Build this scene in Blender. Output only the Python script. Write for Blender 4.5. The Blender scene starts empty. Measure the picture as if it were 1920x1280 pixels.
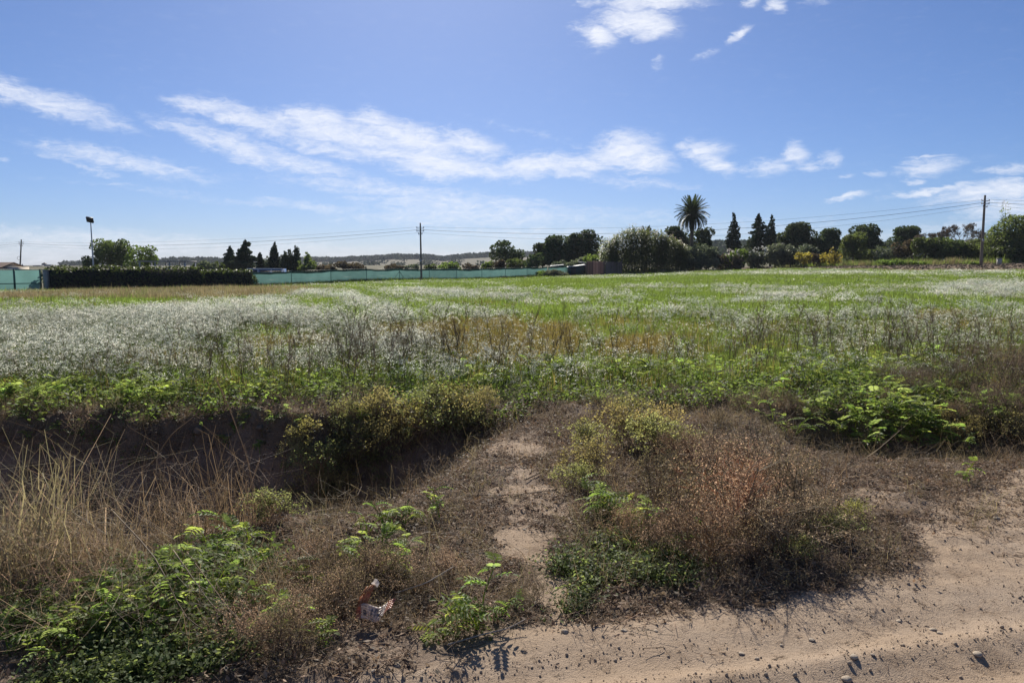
import bpy, math, random
import numpy as np
from mathutils import Vector, Matrix, Euler

SC = bpy.context.scene
COL = SC.collection
rng = np.random.default_rng(7)
random.seed(7)
R = math.radians

# ------------------------------------------------------------------ camera, sky, sun, exposure
F = 1423.0                      # focal length in pixels of the 1920 px wide photograph
PITCH = R(5.74)
CAMZ = 1.65
cam_d = bpy.data.cameras.new('camera'); cam = bpy.data.objects.new('camera', cam_d); COL.objects.link(cam)
cam_d.sensor_width = 36.0; cam_d.lens = 36.0 * F / 1920.0
cam_d.clip_start = 0.05; cam_d.clip_end = 6000
cam.location = (0, 0, CAMZ); cam.rotation_euler = (R(90) - PITCH, 0, 0)
SC.camera = cam

SUN_AZ, SUN_EL = R(-6.0), R(35.0)
SUN_STRENGTH, SKY_STRENGTH = 4.8, 0.069
SC.view_settings.view_transform = 'Standard'; SC.view_settings.look = 'None'
SC.view_settings.gamma = 1.0; SC.view_settings.use_curve_mapping = False
SC.view_settings.exposure = 0.62
SC.cycles.diffuse_bounces = 6; SC.cycles.max_bounces = 14

def ray(u, v):
    x = (u - 960.0) / F; y = (640.0 - v) / F
    return np.array([x, math.cos(PITCH) + y * math.sin(PITCH), y * math.cos(PITCH) - math.sin(PITCH)])
def azel(u, v):
    d = ray(u, v); d = d / np.linalg.norm(d)
    return math.degrees(math.atan2(d[0], d[1])), math.degrees(math.asin(d[2]))
def P(u, v, Y):
    d = ray(u, v); return np.array([0, 0, CAMZ]) + d * (Y / d[1])

class NT:
    """small helper to write node trees"""
    def __init__(s, tree): s.t = tree; tree.nodes.clear()
    def n(s, typ, ins=None, **kw):
        nd = s.t.nodes.new(typ)
        for k, v in kw.items(): setattr(nd, k, v)
        for k, v in (ins or {}).items():
            sock = nd.inputs[k]
            if isinstance(v, bpy.types.NodeSocket): s.t.links.new(v, sock)
            else: sock.default_value = v
        return nd
    def math(s, op, a, b=0.0, c=0.0, clamp=False):
        return s.n('ShaderNodeMath', {0: a, 1: b, 2: c}, operation=op, use_clamp=clamp).outputs[0]
    def vmath(s, op, a, b=(0, 0, 0)):
        return s.n('ShaderNodeVectorMath', {0: a, 1: b}, operation=op).outputs[0]
    def mix(s, f, a, b, blend='MIX'):
        nd = s.n('ShaderNodeMix', data_type='RGBA', blend_type=blend)
        for k, v in ((0, f), (6, a), (7, b)):
            if isinstance(v, bpy.types.NodeSocket): s.t.links.new(v, nd.inputs[k])
            else: nd.inputs[k].default_value = v if k == 0 else (*v[:3], 1)
        return nd.outputs[2]
    def noise(s, vec, scale, detail=3, rough=0.55, dist=0.0):
        return s.n('ShaderNodeTexNoise', {'Vector': vec, 'Scale': scale, 'Detail': detail, 'Roughness': rough, 'Distortion': dist})
    def ramp(s, f, a, b, c0=0.0, c1=1.0):
        return s.n('ShaderNodeMapRange', {0: f, 1: a, 2: b, 3: c0, 4: c1}, interpolation_type='SMOOTHSTEP').outputs[0]

# clouds as (u, v, half width, half height, tilt in degrees, strength): bearings in the real sky
CLOUDS = [
 (80,186,145,26,14,.85),(175,214,90,9,17,.75),(230,303,165,22,9,.75),(150,310,80,10,24,.55),(330,318,70,10,20,.7),(8,296,16,8,0,.6),
 (385,203,80,18,4,.9),(470,225,120,24,14,.9),(590,226,90,30,6,1),(640,252,200,26,8,1),(700,228,60,26,8,.95),(770,262,120,34,12,1.05),(880,268,75,26,12,1),
 (390,258,120,16,16,.75),(450,275,120,30,18,.85),(560,302,140,22,14,.8),(620,280,130,16,12,.75),(760,292,160,16,6,1),(820,305,120,32,4,1.1),(880,315,120,22,4,1),
 (1000,312,100,26,-4,1.05),(1090,308,90,24,0,1),(1165,284,80,34,-8,1.1),(1215,300,60,26,5,1.05),(1060,325,60,14,8,.9),
 (1322,282,50,24,8,1),(1352,308,40,18,14,1),(1290,272,40,10,0,.75),(1450,314,46,20,-8,.75),(1494,288,26,24,24,.85),(1515,310,30,12,0,.7),(1553,297,22,16,0,.7),(1405,318,16,10,0,.5),
 (720,352,260,16,3,.66),(860,378,240,20,2,.74),(900,400,260,28,2,.72),(560,385,200,12,3,.56),(820,415,220,20,2,.62),(1020,255,200,10,14,.34),
 (180,455,360,28,2,.74),(520,468,320,22,0,.66),(60,475,280,26,0,.7),(1000,440,260,24,0,.55),(850,480,160,16,0,.66),
 (1225,4,110,20,2,1.15),(1195,42,84,30,12,1.2),(1230,62,48,16,-14,1.1),(1122,66,44,28,4,1.15),(1105,4,30,8,0,.7),(1386,67,22,12,-24,1),(1459,12,18,14,0,1),(1410,4,22,12,0,.9),(1325,99,34,8,-14,.5),(1232,121,22,10,-40,.5),(1530,2,30,8,0,.5),
 (1745,313,58,18,-4,.8),(1748,291,40,4,-3,.7),(1714,342,22,6,-4,.85),(1588,372,34,7,-6,.9),(1740,361,90,7,-5,.95),(1870,360,110,20,-6,1),(1890,388,80,20,-4,.9),(1895,318,60,12,-5,.7),(1770,368,30,5,-14,.7),(1642,328,20,7,0,.65),(1592,330,14,6,0,.6),(1800,420,160,14,-4,.5),(1650,440,120,10,-4,.4),
 (1180,340,160,14,4,.5),(300,360,220,8,4,.36),(1100,400,240,24,2,.45),(1350,430,300,20,-2,.4),
]
w = bpy.data.worlds.new('World'); SC.world = w; w.use_nodes = True
N = NT(w.node_tree)
sky = N.n('ShaderNodeTexSky', sky_type='NISHITA', sun_disc=False)
sky.sun_elevation = SUN_EL; sky.sun_rotation = SUN_AZ
sky.air_density = 0.7; sky.dust_density = 0.42; sky.ozone_density = 8.0; sky.altitude = 20
tc = N.n('ShaderNodeTexCoord').outputs['Generated']
xyz = N.n('ShaderNodeSeparateXYZ', {0: tc})
az = N.math('MULTIPLY', N.math('ARCTAN2', xyz.outputs[0], xyz.outputs[1]), 57.29578)
el = N.math('MULTIPLY', N.math('ARCSINE', xyz.outputs[2]), 57.29578)
pe = N.n('ShaderNodeCombineXYZ', {0: az, 1: el}).outputs[0]
st = N.n('ShaderNodeMapping', {'Vector': pe, 'Rotation': (0, 0, R(10)), 'Scale': (0.42, 1.0, 1)}).outputs[0]
nz1 = N.noise(st, 0.55, 3, 0.6); nz2 = N.noise(st, 2.1, 5, 0.66, 0.8)
def cen(n, k): return N.vmath('MULTIPLY', N.vmath('SUBTRACT', n.outputs['Color'], (.5, .5, .5)), (k, k * .55, 0))
pw = N.vmath('ADD', N.vmath('ADD', pe, cen(nz1, 2.6)), cen(nz2, 1.0))
tot = None
for (u, v, ru, rv, ang, s) in CLOUDS:
    a0, e0 = azel(u, v)
    mp = N.n('ShaderNodeMapping', {'Vector': pw, 'Location': (a0, e0, 0), 'Rotation': (0, 0, -R(ang)), 'Scale': (ru / 24.8, rv / 24.8, 1)}, vector_type='TEXTURE').outputs[0]
    ln = N.n('ShaderNodeVectorMath', {0: mp}, operation='LENGTH').outputs['Value']
    g = N.ramp(ln, 1.45, 0.1, 0.0, s)
    tot = g if tot is None else N.math('SMOOTH_MAX', tot, g, 0.15)
# the same kind of thin cloud drifts over the rest of the sky, out of view of the photograph
out = N.noise(N.n('ShaderNodeMapping', {'Vector': tc, 'Scale': (1.2, 1.2, 5)}).outputs[0], 2.2, 6, 0.62, 0.4)
behind = N.ramp(xyz.outputs[1], 0.72, 0.45)
tot = N.math('MAXIMUM', tot, N.math('MULTIPLY', N.ramp(out.outputs['Fac'], 0.52, 0.8), behind))
dens = N.math('ADD', tot, N.math('MULTIPLY', N.math('SUBTRACT', nz2.outputs['Fac'], 0.5), 0.95))
fib = N.noise(N.n('ShaderNodeMapping', {'Vector': pw, 'Rotation': (0, 0, R(14)), 'Scale': (0.35, 2.2, 1)}).outputs[0], 1.6, 6, 0.7, 0.6)
dens = N.math('ADD', dens, N.math('MULTIPLY', N.math('SUBTRACT', fib.outputs['Fac'], 0.5), 1.0))
dens = N.math('MULTIPLY', N.ramp(dens, 0.10, 1.42), N.ramp(tot, 0.02, 0.3))
dens = N.math('MULTIPLY', dens, 0.93)
lum = N.n('ShaderNodeVectorMath', {0: sky.outputs[0], 1: (.25 * SKY_STRENGTH, .4 * SKY_STRENGTH, .35 * SKY_STRENGTH)}, operation='DOT_PRODUCT').outputs['Value']
roll = N.math('DIVIDE', 1.0, N.math('MULTIPLY_ADD', lum, .58, 1.0))     # highlight roll-off of the sky towards the horizon
skc = N.n('ShaderNodeVectorMath', {0: sky.outputs[0], 'Scale': roll}, operation='SCALE').outputs[0]
skc = N.vmath('MULTIPLY', skc, (.985, .985, 1.05))
cl = N.mix(dens, skc, (8.9, 9.2, 10.0))
bg = N.n('ShaderNodeBackground', {'Color': cl, 'Strength': SKY_STRENGTH})
N.n('ShaderNodeOutputWorld', {'Surface': bg.outputs[0]})

sl = bpy.data.lights.new('sun', 'SUN'); sl.energy = SUN_STRENGTH; sl.angle = R(0.53); sl.color = (1.0, 0.94, 0.84)
so = bpy.data.objects.new('sun', sl); COL.objects.link(so)
sd = Vector((math.sin(SUN_AZ) * math.cos(SUN_EL), math.cos(SUN_AZ) * math.cos(SUN_EL), math.sin(SUN_EL)))
so.rotation_euler = sd.to_track_quat('Z', 'Y').to_euler(); so.location = (0, 0, 40)

# ------------------------------------------------------------------ noise, terrain
def _h(ix, iy, s):
    n = (ix.astype(np.int64) * 374761393 + iy.astype(np.int64) * 668265263 + s * 974634777) & 0xffffffff
    n = ((n ^ (n >> 13)) * 1274126177) & 0xffffffff
    return ((n ^ (n >> 16)) & 0xffff) / 65535.0
def vnoise(x, y, s=0):
    x = np.asarray(x, float); y = np.asarray(y, float)
    ix = np.floor(x); iy = np.floor(y); fx = x - ix; fy = y - iy
    fx = fx * fx * (3 - 2 * fx); fy = fy * fy * (3 - 2 * fy)
    a = _h(ix, iy, s); b = _h(ix + 1, iy, s); c = _h(ix, iy + 1, s); d = _h(ix + 1, iy + 1, s)
    return (a * (1 - fx) + b * fx) * (1 - fy) + (c * (1 - fx) + d * fx) * fy
def fbm(x, y, s=0, o=3):
    t = 0; a = .5; m = 0
    for k in range(o):
        t = t + a * vnoise(x * 2 ** k + 17.3 * k, y * 2 ** k - 9.1 * k, s + k); m += a; a *= .5
    return t / m
def ss(a, b, x):
    t = np.clip((np.asarray(x, float) - a) / (b - a), 0, 1); return t * t * (3 - 2 * t)

# line of the boundary fence on the plan: X = -37.5 + 44 t, Y = 58 + 57 t
def fence_t(u):
    r = (u - 960) / F; return (37.5 + 58 * r) / (44 - 57 * r)
def fence_p(t): return np.array([-37.5 + 44 * t, 58 + 57 * t])

ANCH = []
for (u, v, Y) in [(40,550,58),(490,541,74.7),(700,531,86),(850,528,98),(1000,522,110.6),(1200,515,112),(1350,509,108),(1450,506,104),(1550,505,92),(1700,505,80),(1842,505,74),(1950,505,70),
                  (1842,498,84),(1920,497,84),(1700,496,100),(1560,499,112),(1850,492,105),(1400,503,122),(1200,510,125),
                  (100,503,300),(500,499,300),(900,500,300),(1300,494,300),(1800,490,300),(-500,560,58),(2400,497,70)]:
    p = P(u, v, Y); ANCH.append((p[0], p[1], p[2]))
for x in (-12, -5, 0, 5, 12):
    for y, z in ((-4, 0), (1, 0), (4, 0), (7, .03), (10, .1), (13, .1)): ANCH.append((x, y, z))
ANCH = np.array(ANCH)
def _tps(r2): return np.where(r2 > 1e-9, 0.5 * r2 * np.log(np.maximum(r2, 1e-12)), 0)
_sx = 40.0
A = ANCH[:, :2] / _sx
K = _tps(((A[:, None] - A[None]) ** 2).sum(-1)) + np.eye(len(A)) * 0.004
Pm = np.c_[np.ones(len(A)), A]
Wt = np.linalg.solve(np.block([[K, Pm], [Pm.T, np.zeros((3, 3))]]), np.r_[ANCH[:, 2], np.zeros(3)])
def macro(x, y):
    x = np.asarray(x, float); y = np.asarray(y, float); sh = x.shape
    xc = np.clip(x, -170, 170).ravel() / _sx; yc = np.clip(y, -6, 330).ravel() / _sx
    z = Wt[-3] + Wt[-2] * xc + Wt[-1] * yc
    for i in range(len(A)): z = z + Wt[i] * _tps((xc - A[i, 0]) ** 2 + (yc - A[i, 1]) ** 2)
    return z.reshape(sh)
def ditch(x, y):
    wob = (fbm(x * .9, y * .4, 40, 2) - .5)
    yn = 4.45 + .16 * (x + 2) + wob * .5
    yf = 8.15 + .03 * x + (fbm(x * 1.3, y * 0 + 3, 41, 3) - .5) * .5
    xe = -1.15 + (y - 5) * .30 + wob * .35
    d = 1.2 * ss(yn, yn + 1.5, y) * ss(yf + .03, yf - .55, y) * (.55 * ss(xe + .5, xe - .6, x) + .45 * ss(xe + .2, xe - 1.9, x))
    yn2 = 6.3; yf2 = 8.35 + wob * .5
    d2 = .42 * ss(yn2, yn2 + .9, y) * ss(yf2, yf2 - .7, y) * ss(2.3, 3.2, x)
    return d, d2
def road_side(x, y):
    """> 0 on the dirt road"""
    ye = np.interp(x, [-8, -3, -.84, -.14, .36, .92, 1.5, 2.0, 2.35, 2.5, 3.0, 4.05, 5, 12], [2.3, 2.5, 2.85, 3.16, 3.45, 3.62, 3.7, 3.8, 4.05, 4.8, 5.3, 5.9, 6.2, 7.5])
    return ye + (fbm(x * 2.2, y * 2.2, 50, 3) - .5) * .5 - y
def H(x, y, fine=True):
    x = np.asarray(x, float); y = np.asarray(y, float)
    z = macro(x, y)
    near = ss(40, 14, y) * ss(40, 14, np.abs(x))
    d, d2 = ditch(x, y)
    z = z - (d + d2) * near
    if fine:
        rd = ss(-.15, .25, road_side(x, y))
        onp = ss(1.1, .4, np.abs(x - np.interp(y, [3.2, 4, 5, 6, 7, 8], [.25, .15, .08, .06, .12, .2])) / .55) * ss(8.6, 7.6, y)
        z = z + near * (fbm(x * 1.1, y * 1.1, 1, 3) - .5) * (.17 - .14 * rd) * (1 - .75 * onp)
        z = z + near * (fbm(x * 9, y * 9, 5, 3) - .5) * (.07 - .042 * rd) * (1 - .45 * onp) + near * rd * (fbm(x * 24, y * 24, 6, 2) - .5) * .010
        z = z + near * np.minimum(d, .6) * ((fbm(x * 4.2, y * 4.2, 8, 4) - .5) * .5 + (fbm(x * 13, y * 13, 18, 2) - .5) * .16)
        # wheel ruts of the track
        for off, wd, dep in ((.42, .13, .022), (.62, .07, -.020), (.86, .16, .030), (1.10, .08, -.024), (1.9, .2, .03)):
            yr = 3.3 + .26 * x - off + (fbm(x * 1.4, x * 0 + off * 9, 12, 2) - .5) * .12
            z = z - rd * near * dep * np.exp(-((y - yr) / wd) ** 2)
        z = z + ss(30, 60, y) * (fbm(x * .12, y * .12, 9, 2) - .5) * .15
    return z
_D = np.concatenate([np.arange(1.5, 12, .015), 12 * 1.006 ** np.arange(0, 560)])
def hit(u, v, off=0.0):
    d = ray(u, v)
    pts = d[None] * (_D / d[1])[:, None]
    g = H(pts[:, 0], pts[:, 1]) + off - (pts[:, 2] + CAMZ)
    k = np.argmax(g > 0)
    if g[k] <= 0: k = len(_D) - 1
    return pts[k, 0], pts[k, 1]
def proj(x, y, z):
    """bearing of a place as seen in the photograph (used to lay out crop patches on the ground)"""
    zc = y * math.cos(PITCH) - (z - CAMZ) * math.sin(PITCH); yc = y * math.sin(PITCH) + (z - CAMZ) * math.cos(PITCH)
    return 960 + F * x / zc, 640 - F * yc / zc
def inpoly(x, y, poly):
    ins = np.zeros(np.shape(x), bool); n = len(poly)
    for i in range(n):
        x0, y0 = poly[i]; x1, y1 = poly[(i + 1) % n]
        if y0 == y1: continue
        c = ((y0 > y) != (y1 > y)) & (x < (x1 - x0) * (y - y0) / (y1 - y0) + x0); ins ^= c
    return ins

# ------------------------------------------------------------------ materials
def new_mat(name):
    m = bpy.data.materials.new(name); m.use_nodes = True; return m, NT(m.node_tree)
def M(name, col, rough=.8, var=.25, scale=8, bump=0.0, spec=.25, metal=0.0):
    m, n = new_mat(name)
    tcn = n.n('ShaderNodeTexCoord').outputs['Object']
    nz = n.noise(tcn, scale, 5, .6)
    c = n.mix(nz.outputs['Fac'], [k * (1 - var) for k in col], [k * (1 + var) for k in col])
    b = n.n('ShaderNodeBsdfPrincipled', {'Base Color': c, 'Roughness': rough, 'Specular IOR Level': spec, 'Metallic': metal})
    if bump:
        bp = n.n('ShaderNodeBump', {'Height': nz.outputs['Fac'], 'Strength': bump, 'Distance': .05}); n.t.links.new(bp.outputs[0], b.inputs['Normal'])
    n.n('ShaderNodeOutputMaterial', {0: b.outputs[0]}); return m
def leaf_mat(name, col, trans=.45, tcol=None, rough=.5, var=.35, spec=.3, attr=True):
    m, n = new_mat(name)
    oi = n.n('ShaderNodeObjectInfo').outputs['Random']
    f = n.math('MULTIPLY_ADD', oi, 2 * var, 1 - var)
    base = n.n('ShaderNodeRGB'); base.outputs[0].default_value = (*col, 1)
    tb = n.n('ShaderNodeRGB'); tb.outputs[0].default_value = (*(tcol or [min(1, k * 1.5) for k in col]), 1)
    r2 = n.math('FRACT', n.math('MULTIPLY', oi, 17.31)); fx = n.math('MULTIPLY', f, n.math('MULTIPLY_ADD', r2, .36 if name == 'weed leaf' else .14, .82 if name == 'weed leaf' else .93))
    fv = n.n('ShaderNodeCombineXYZ', {0: fx, 1: f, 2: f}).outputs[0]
    if attr:
        at = n.n('ShaderNodeAttribute', attribute_name='Col').outputs['Color']
        fv = n.vmath('MULTIPLY', fv, at)
    c = n.vmath('MULTIPLY', base.outputs[0], fv); t = n.vmath('MULTIPLY', tb.outputs[0], fv)
    b = n.n('ShaderNodeBsdfPrincipled', {'Base Color': c, 'Roughness': rough, 'Specular IOR Level': spec})
    tr = n.n('ShaderNodeBsdfTranslucent', {'Color': t})
    mx = n.n('ShaderNodeMixShader', {0: trans, 1: b.outputs[0], 2: tr.outputs[0]})
    n.n('ShaderNodeOutputMaterial', {0: mx.outputs[0]}); return m

MAT = {}
MAT['weed'] = leaf_mat('weed leaf', (.12, .165, .045), .55, (.42, .54, .10), .55, .42, .25)
MAT['petal'] = leaf_mat('white petals', (.80, .80, .72), .6, (.86, .86, .72), .7, .08, .1)
MAT['herb'] = leaf_mat('herb stems', (.16, .195, .085), .45, (.32, .38, .13), .7, .3, .15)
MAT['grass'] = leaf_mat('grass blades', (.10, .145, .035), .5, (.24, .33, .06), .6, .3, .2)
MAT['ochre'] = leaf_mat('yellowing grass', (.20, .165, .06), .45, (.34, .27, .08), .7, .3, .15)
MAT['straw'] = leaf_mat('dry straw', (.30, .225, .14), .3, (.40, .29, .16), .65, .35, .25)
MAT['drygrass'] = leaf_mat('faded grass', (.24, .20, .115), .42, (.34, .28, .14), .75, .3, .15)
MAT['rust'] = leaf_mat('rusty dry twigs', (.36, .25, .175), .4, (.58, .40, .25), .8, .3, .15)
MAT['stalk'] = leaf_mat('dark dry stalks', (.20, .155, .11), .3, (.33, .25, .16), .8, .3, .15)
MAT['goose'] = leaf_mat('small bush leaves', (.20, .205, .085), .48, (.44, .42, .12), .55, .2, .3)
MAT['litter'] = leaf_mat('dead plant litter', (.18, .125, .082), .2, (.26, .175, .105), .7, .45, .3)
MAT['cover'] = leaf_mat('creeping cover', (.11, .14, .06), .45, (.27, .33, .09), .6, .35, .12)
MAT['bark'] = M('bark', (.13, .10, .075), .9, .4, 6, .6)
MAT['palebark'] = M('pale bark', (.30, .26, .22), .9, .3, 6, .5)
MAT['pole'] = M('weathered pole wood', (.20, .165, .13), .85, .35, 5, .3)
MAT['steel'] = M('galvanised steel', (.42, .43, .44), .45, .15, 12, 0, .5, .4)
MAT['dark'] = M('dark housing', (.03, .032, .036), .5, .2, 6)
MAT['cable'] = M('black cable', (.03, .03, .032), .6, .1, 4)
MAT['greenmetal'] = M('green painted steel', (.03, .10, .075), .5, .2, 6, 0, .4)
MAT['concrete'] = M('grey concrete', (.33, .32, .30), .9, .2, 5, .3)
MAT['roof'] = M('old clay roof', (.15, .10, .075), .9, .3, 4, .4)
MAT['render'] = M('pale render', (.50, .44, .36), .9, .15, 2)
MAT['town'] = M('distant masonry', (.30, .29, .29), .9, .2, .3)
MAT['bluepanel'] = M('blue panel', (.10, .17, .33), .6, .3, 1.5)
MAT['whitetrim'] = M('white frame', (.62, .64, .68), .5, .1, 3)
MAT['sheet'] = M('weathered white sheet', (.66, .66, .64), .5, .15, 3)
MAT['tarp'] = M('dark green tarpaulin', (.03, .06, .065), .6, .4, 2, .4)
MAT['screen'] = leaf_mat('reddish cane screen', (.33, .25, .22), .35, (.38, .28, .24), .85, .2, .1)
MAT['stone'] = M('limestone', (.44, .36, .27), .9, .3, 30, .4)
MAT['pebble'] = M('pebbles', (.33, .26, .19), .9, .35, 20, .3)
MAT['core'] = M('hedge shade fill', (.02, .022, .018), .95, .2, 5)  # near-black fill: the shade inside the hedge put into the colour
MAT['wire'] = M('fence wire', (.05, .09, .08), .5, .1, 5)
MAT['ceramic'] = M('brown insulator', (.10, .05, .035), .25, .1, 8, 0, .6)
def net_mat(nm, k):
    m, n = new_mat(nm)
    tcn = n.n('ShaderNodeTexCoord').outputs['Object']
    mp = n.n('ShaderNodeMapping', {'Vector': tcn, 'Scale': (.9, .9, 4)}).outputs[0]
    nz = n.noise(mp, 1.0, 4, .6)
    c = n.mix(nz.outputs['Fac'], [q * k for q in (.05, .10, .092)], [q * k for q in (.085, .15, .138)])
    b = n.n('ShaderNodeBsdfPrincipled', {'Base Color': c, 'Roughness': .7, 'Specular IOR Level': .2})
    oi = n.n('ShaderNodeObjectInfo').outputs['Random']; wv = n.noise(n.n('ShaderNodeNewGeometry').outputs['Position'], .8, 4, .65).outputs['Fac']; vv = n.math('MULTIPLY', n.math('MULTIPLY_ADD', oi, .35, .82), n.math('MULTIPLY_ADD', wv, .7, .65)); c = n.n('ShaderNodeVectorMath', {0: c, 'Scale': vv}, operation='SCALE').outputs[0]; n.t.links.new(c, b.inputs['Base Color']); tcol = n.n('ShaderNodeVectorMath', {0: (.10 * k, .195 * k, .178 * k), 'Scale': vv}, operation='SCALE').outputs[0]
    t = n.n('ShaderNodeBsdfTranslucent', {'Color': tcol})
    mx = n.n('ShaderNodeMixShader', {0: .55, 1: b.outputs[0], 2: t.outputs[0]})
    n.n('ShaderNodeOutputMaterial', {0: mx.outputs[0]}); return m
MAT['hem'] = net_mat('doubled net hem', .5); MAT['net'] = net_mat('green windbreak net', 1.2); MAT['gatenet'] = net_mat('paler green gate net', 1.55)

def ground_mat():
    m, n = new_mat('earth')
    g = n.n('ShaderNodeNewGeometry').outputs['Position']
    A_ = lambda k: n.n('ShaderNodeAttribute', attribute_name=k).outputs['Fac']
    big = n.noise(g, 1.3, 4, .6); mid = n.noise(g, 9, 5, .65); fin = n.noise(g, 60, 4, .7); grit = n.noise(g, 210, 2, .6)
    vor = n.n('ShaderNodeTexVoronoi', {'Vector': g, 'Scale': 70.0}, feature='F1').outputs['Distance']
    sand = n.mix(mid.outputs['Fac'], (.31, .228, .155), (.44, .33, .235))
    sand = n.mix(n.ramp(big.outputs['Fac'], .35, .7), sand, (.39, .30, .22))
    sand = n.mix(n.math('MULTIPLY', n.ramp(grit.outputs['Fac'], .58, .7), .55), sand, (.17, .125, .09))
    sand = n.mix(n.math('MULTIPLY', n.ramp(fin.outputs['Fac'], .6, .72), .4), sand, (.48, .38, .28))
    sand = n.mix(n.math('MULTIPLY', n.ramp(n.noise(g, 3.2, 5, .7).outputs['Fac'], .5, .68), .6), sand, (.24, .17, .115))
    soil = n.mix(mid.outputs['Fac'], (.15, .115, .085), (.27, .20, .15))
    soil = n.mix(n.ramp(fin.outputs['Fac'], .45, .75), soil, (.33, .25, .185))
    lit = n.mix(fin.outputs['Fac'], (.088, .060, .040), (.23, .165, .11))
    lit = n.mix(n.ramp(grit.outputs['Fac'], .55, .7), lit, (.23, .18, .14))
    fld = n.mix(mid.outputs['Fac'], (.075, .085, .03), (.13, .11, .055))
    plo = n.mix(n.noise(g, 2.5, 5, .7).outputs['Fac'], (.105, .072, .046), (.20, .145, .095))
    far = n.mix(n.noise(g, .02, 5, .6).outputs['Fac'], (.13, .105, .07), (.08, .09, .04))
    mk = lambda k, e=.35: n.ramp(n.math('ADD', A_(k), n.math('MULTIPLY', n.math('SUBTRACT', mid.outputs['Fac'], .5), e)), .3, .7)
    c = n.mix(mk('m_litter', .9), soil, lit)
    c = n.mix(mk('m_sand', .5), c, sand)
    c = n.mix(mk('m_field'), c, fld)
    c = n.mix(mk('m_plough', .1), c, plo)
    c = n.mix(mk('m_far', .1), c, far)
    hgt = n.math('ADD', n.math('MULTIPLY', fin.outputs['Fac'], .45), n.math('ADD', n.math('MULTIPLY', grit.outputs['Fac'], .45), n.math('MULTIPLY', n.noise(g, 25, 5, .75).outputs['Fac'], .55)))
    bp = n.n('ShaderNodeBump', {'Height': hgt, 'Strength': .75, 'Distance': .022})
    b = n.n('ShaderNodeBsdfPrincipled', {'Base Color': c, 'Roughness': .95, 'Specular IOR Level': .1, 'Normal': bp.outputs[0]})
    n.n('ShaderNodeOutputMaterial', {0: b.outputs[0]}); return m
MAT['earth'] = ground_mat()
def hill_mat():
    m, n = new_mat('hill ground')
    g = n.n('ShaderNodeNewGeometry').outputs['Position']
    mp = n.n('ShaderNodeMapping', {'Vector': g, 'Scale': (.012, .006, .15)}).outputs[0]
    c = n.mix(n.noise(mp, 1.0, 5, .6).outputs['Fac'], (.15, .12, .08), (.085, .085, .045))
    b = n.n('ShaderNodeBsdfPrincipled', {'Base Color': c, 'Roughness': .95, 'Specular IOR Level': .1})
    n.n('ShaderNodeOutputMaterial', {0: b.outputs[0]}); return m
MAT['hill'] = hill_mat()

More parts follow.
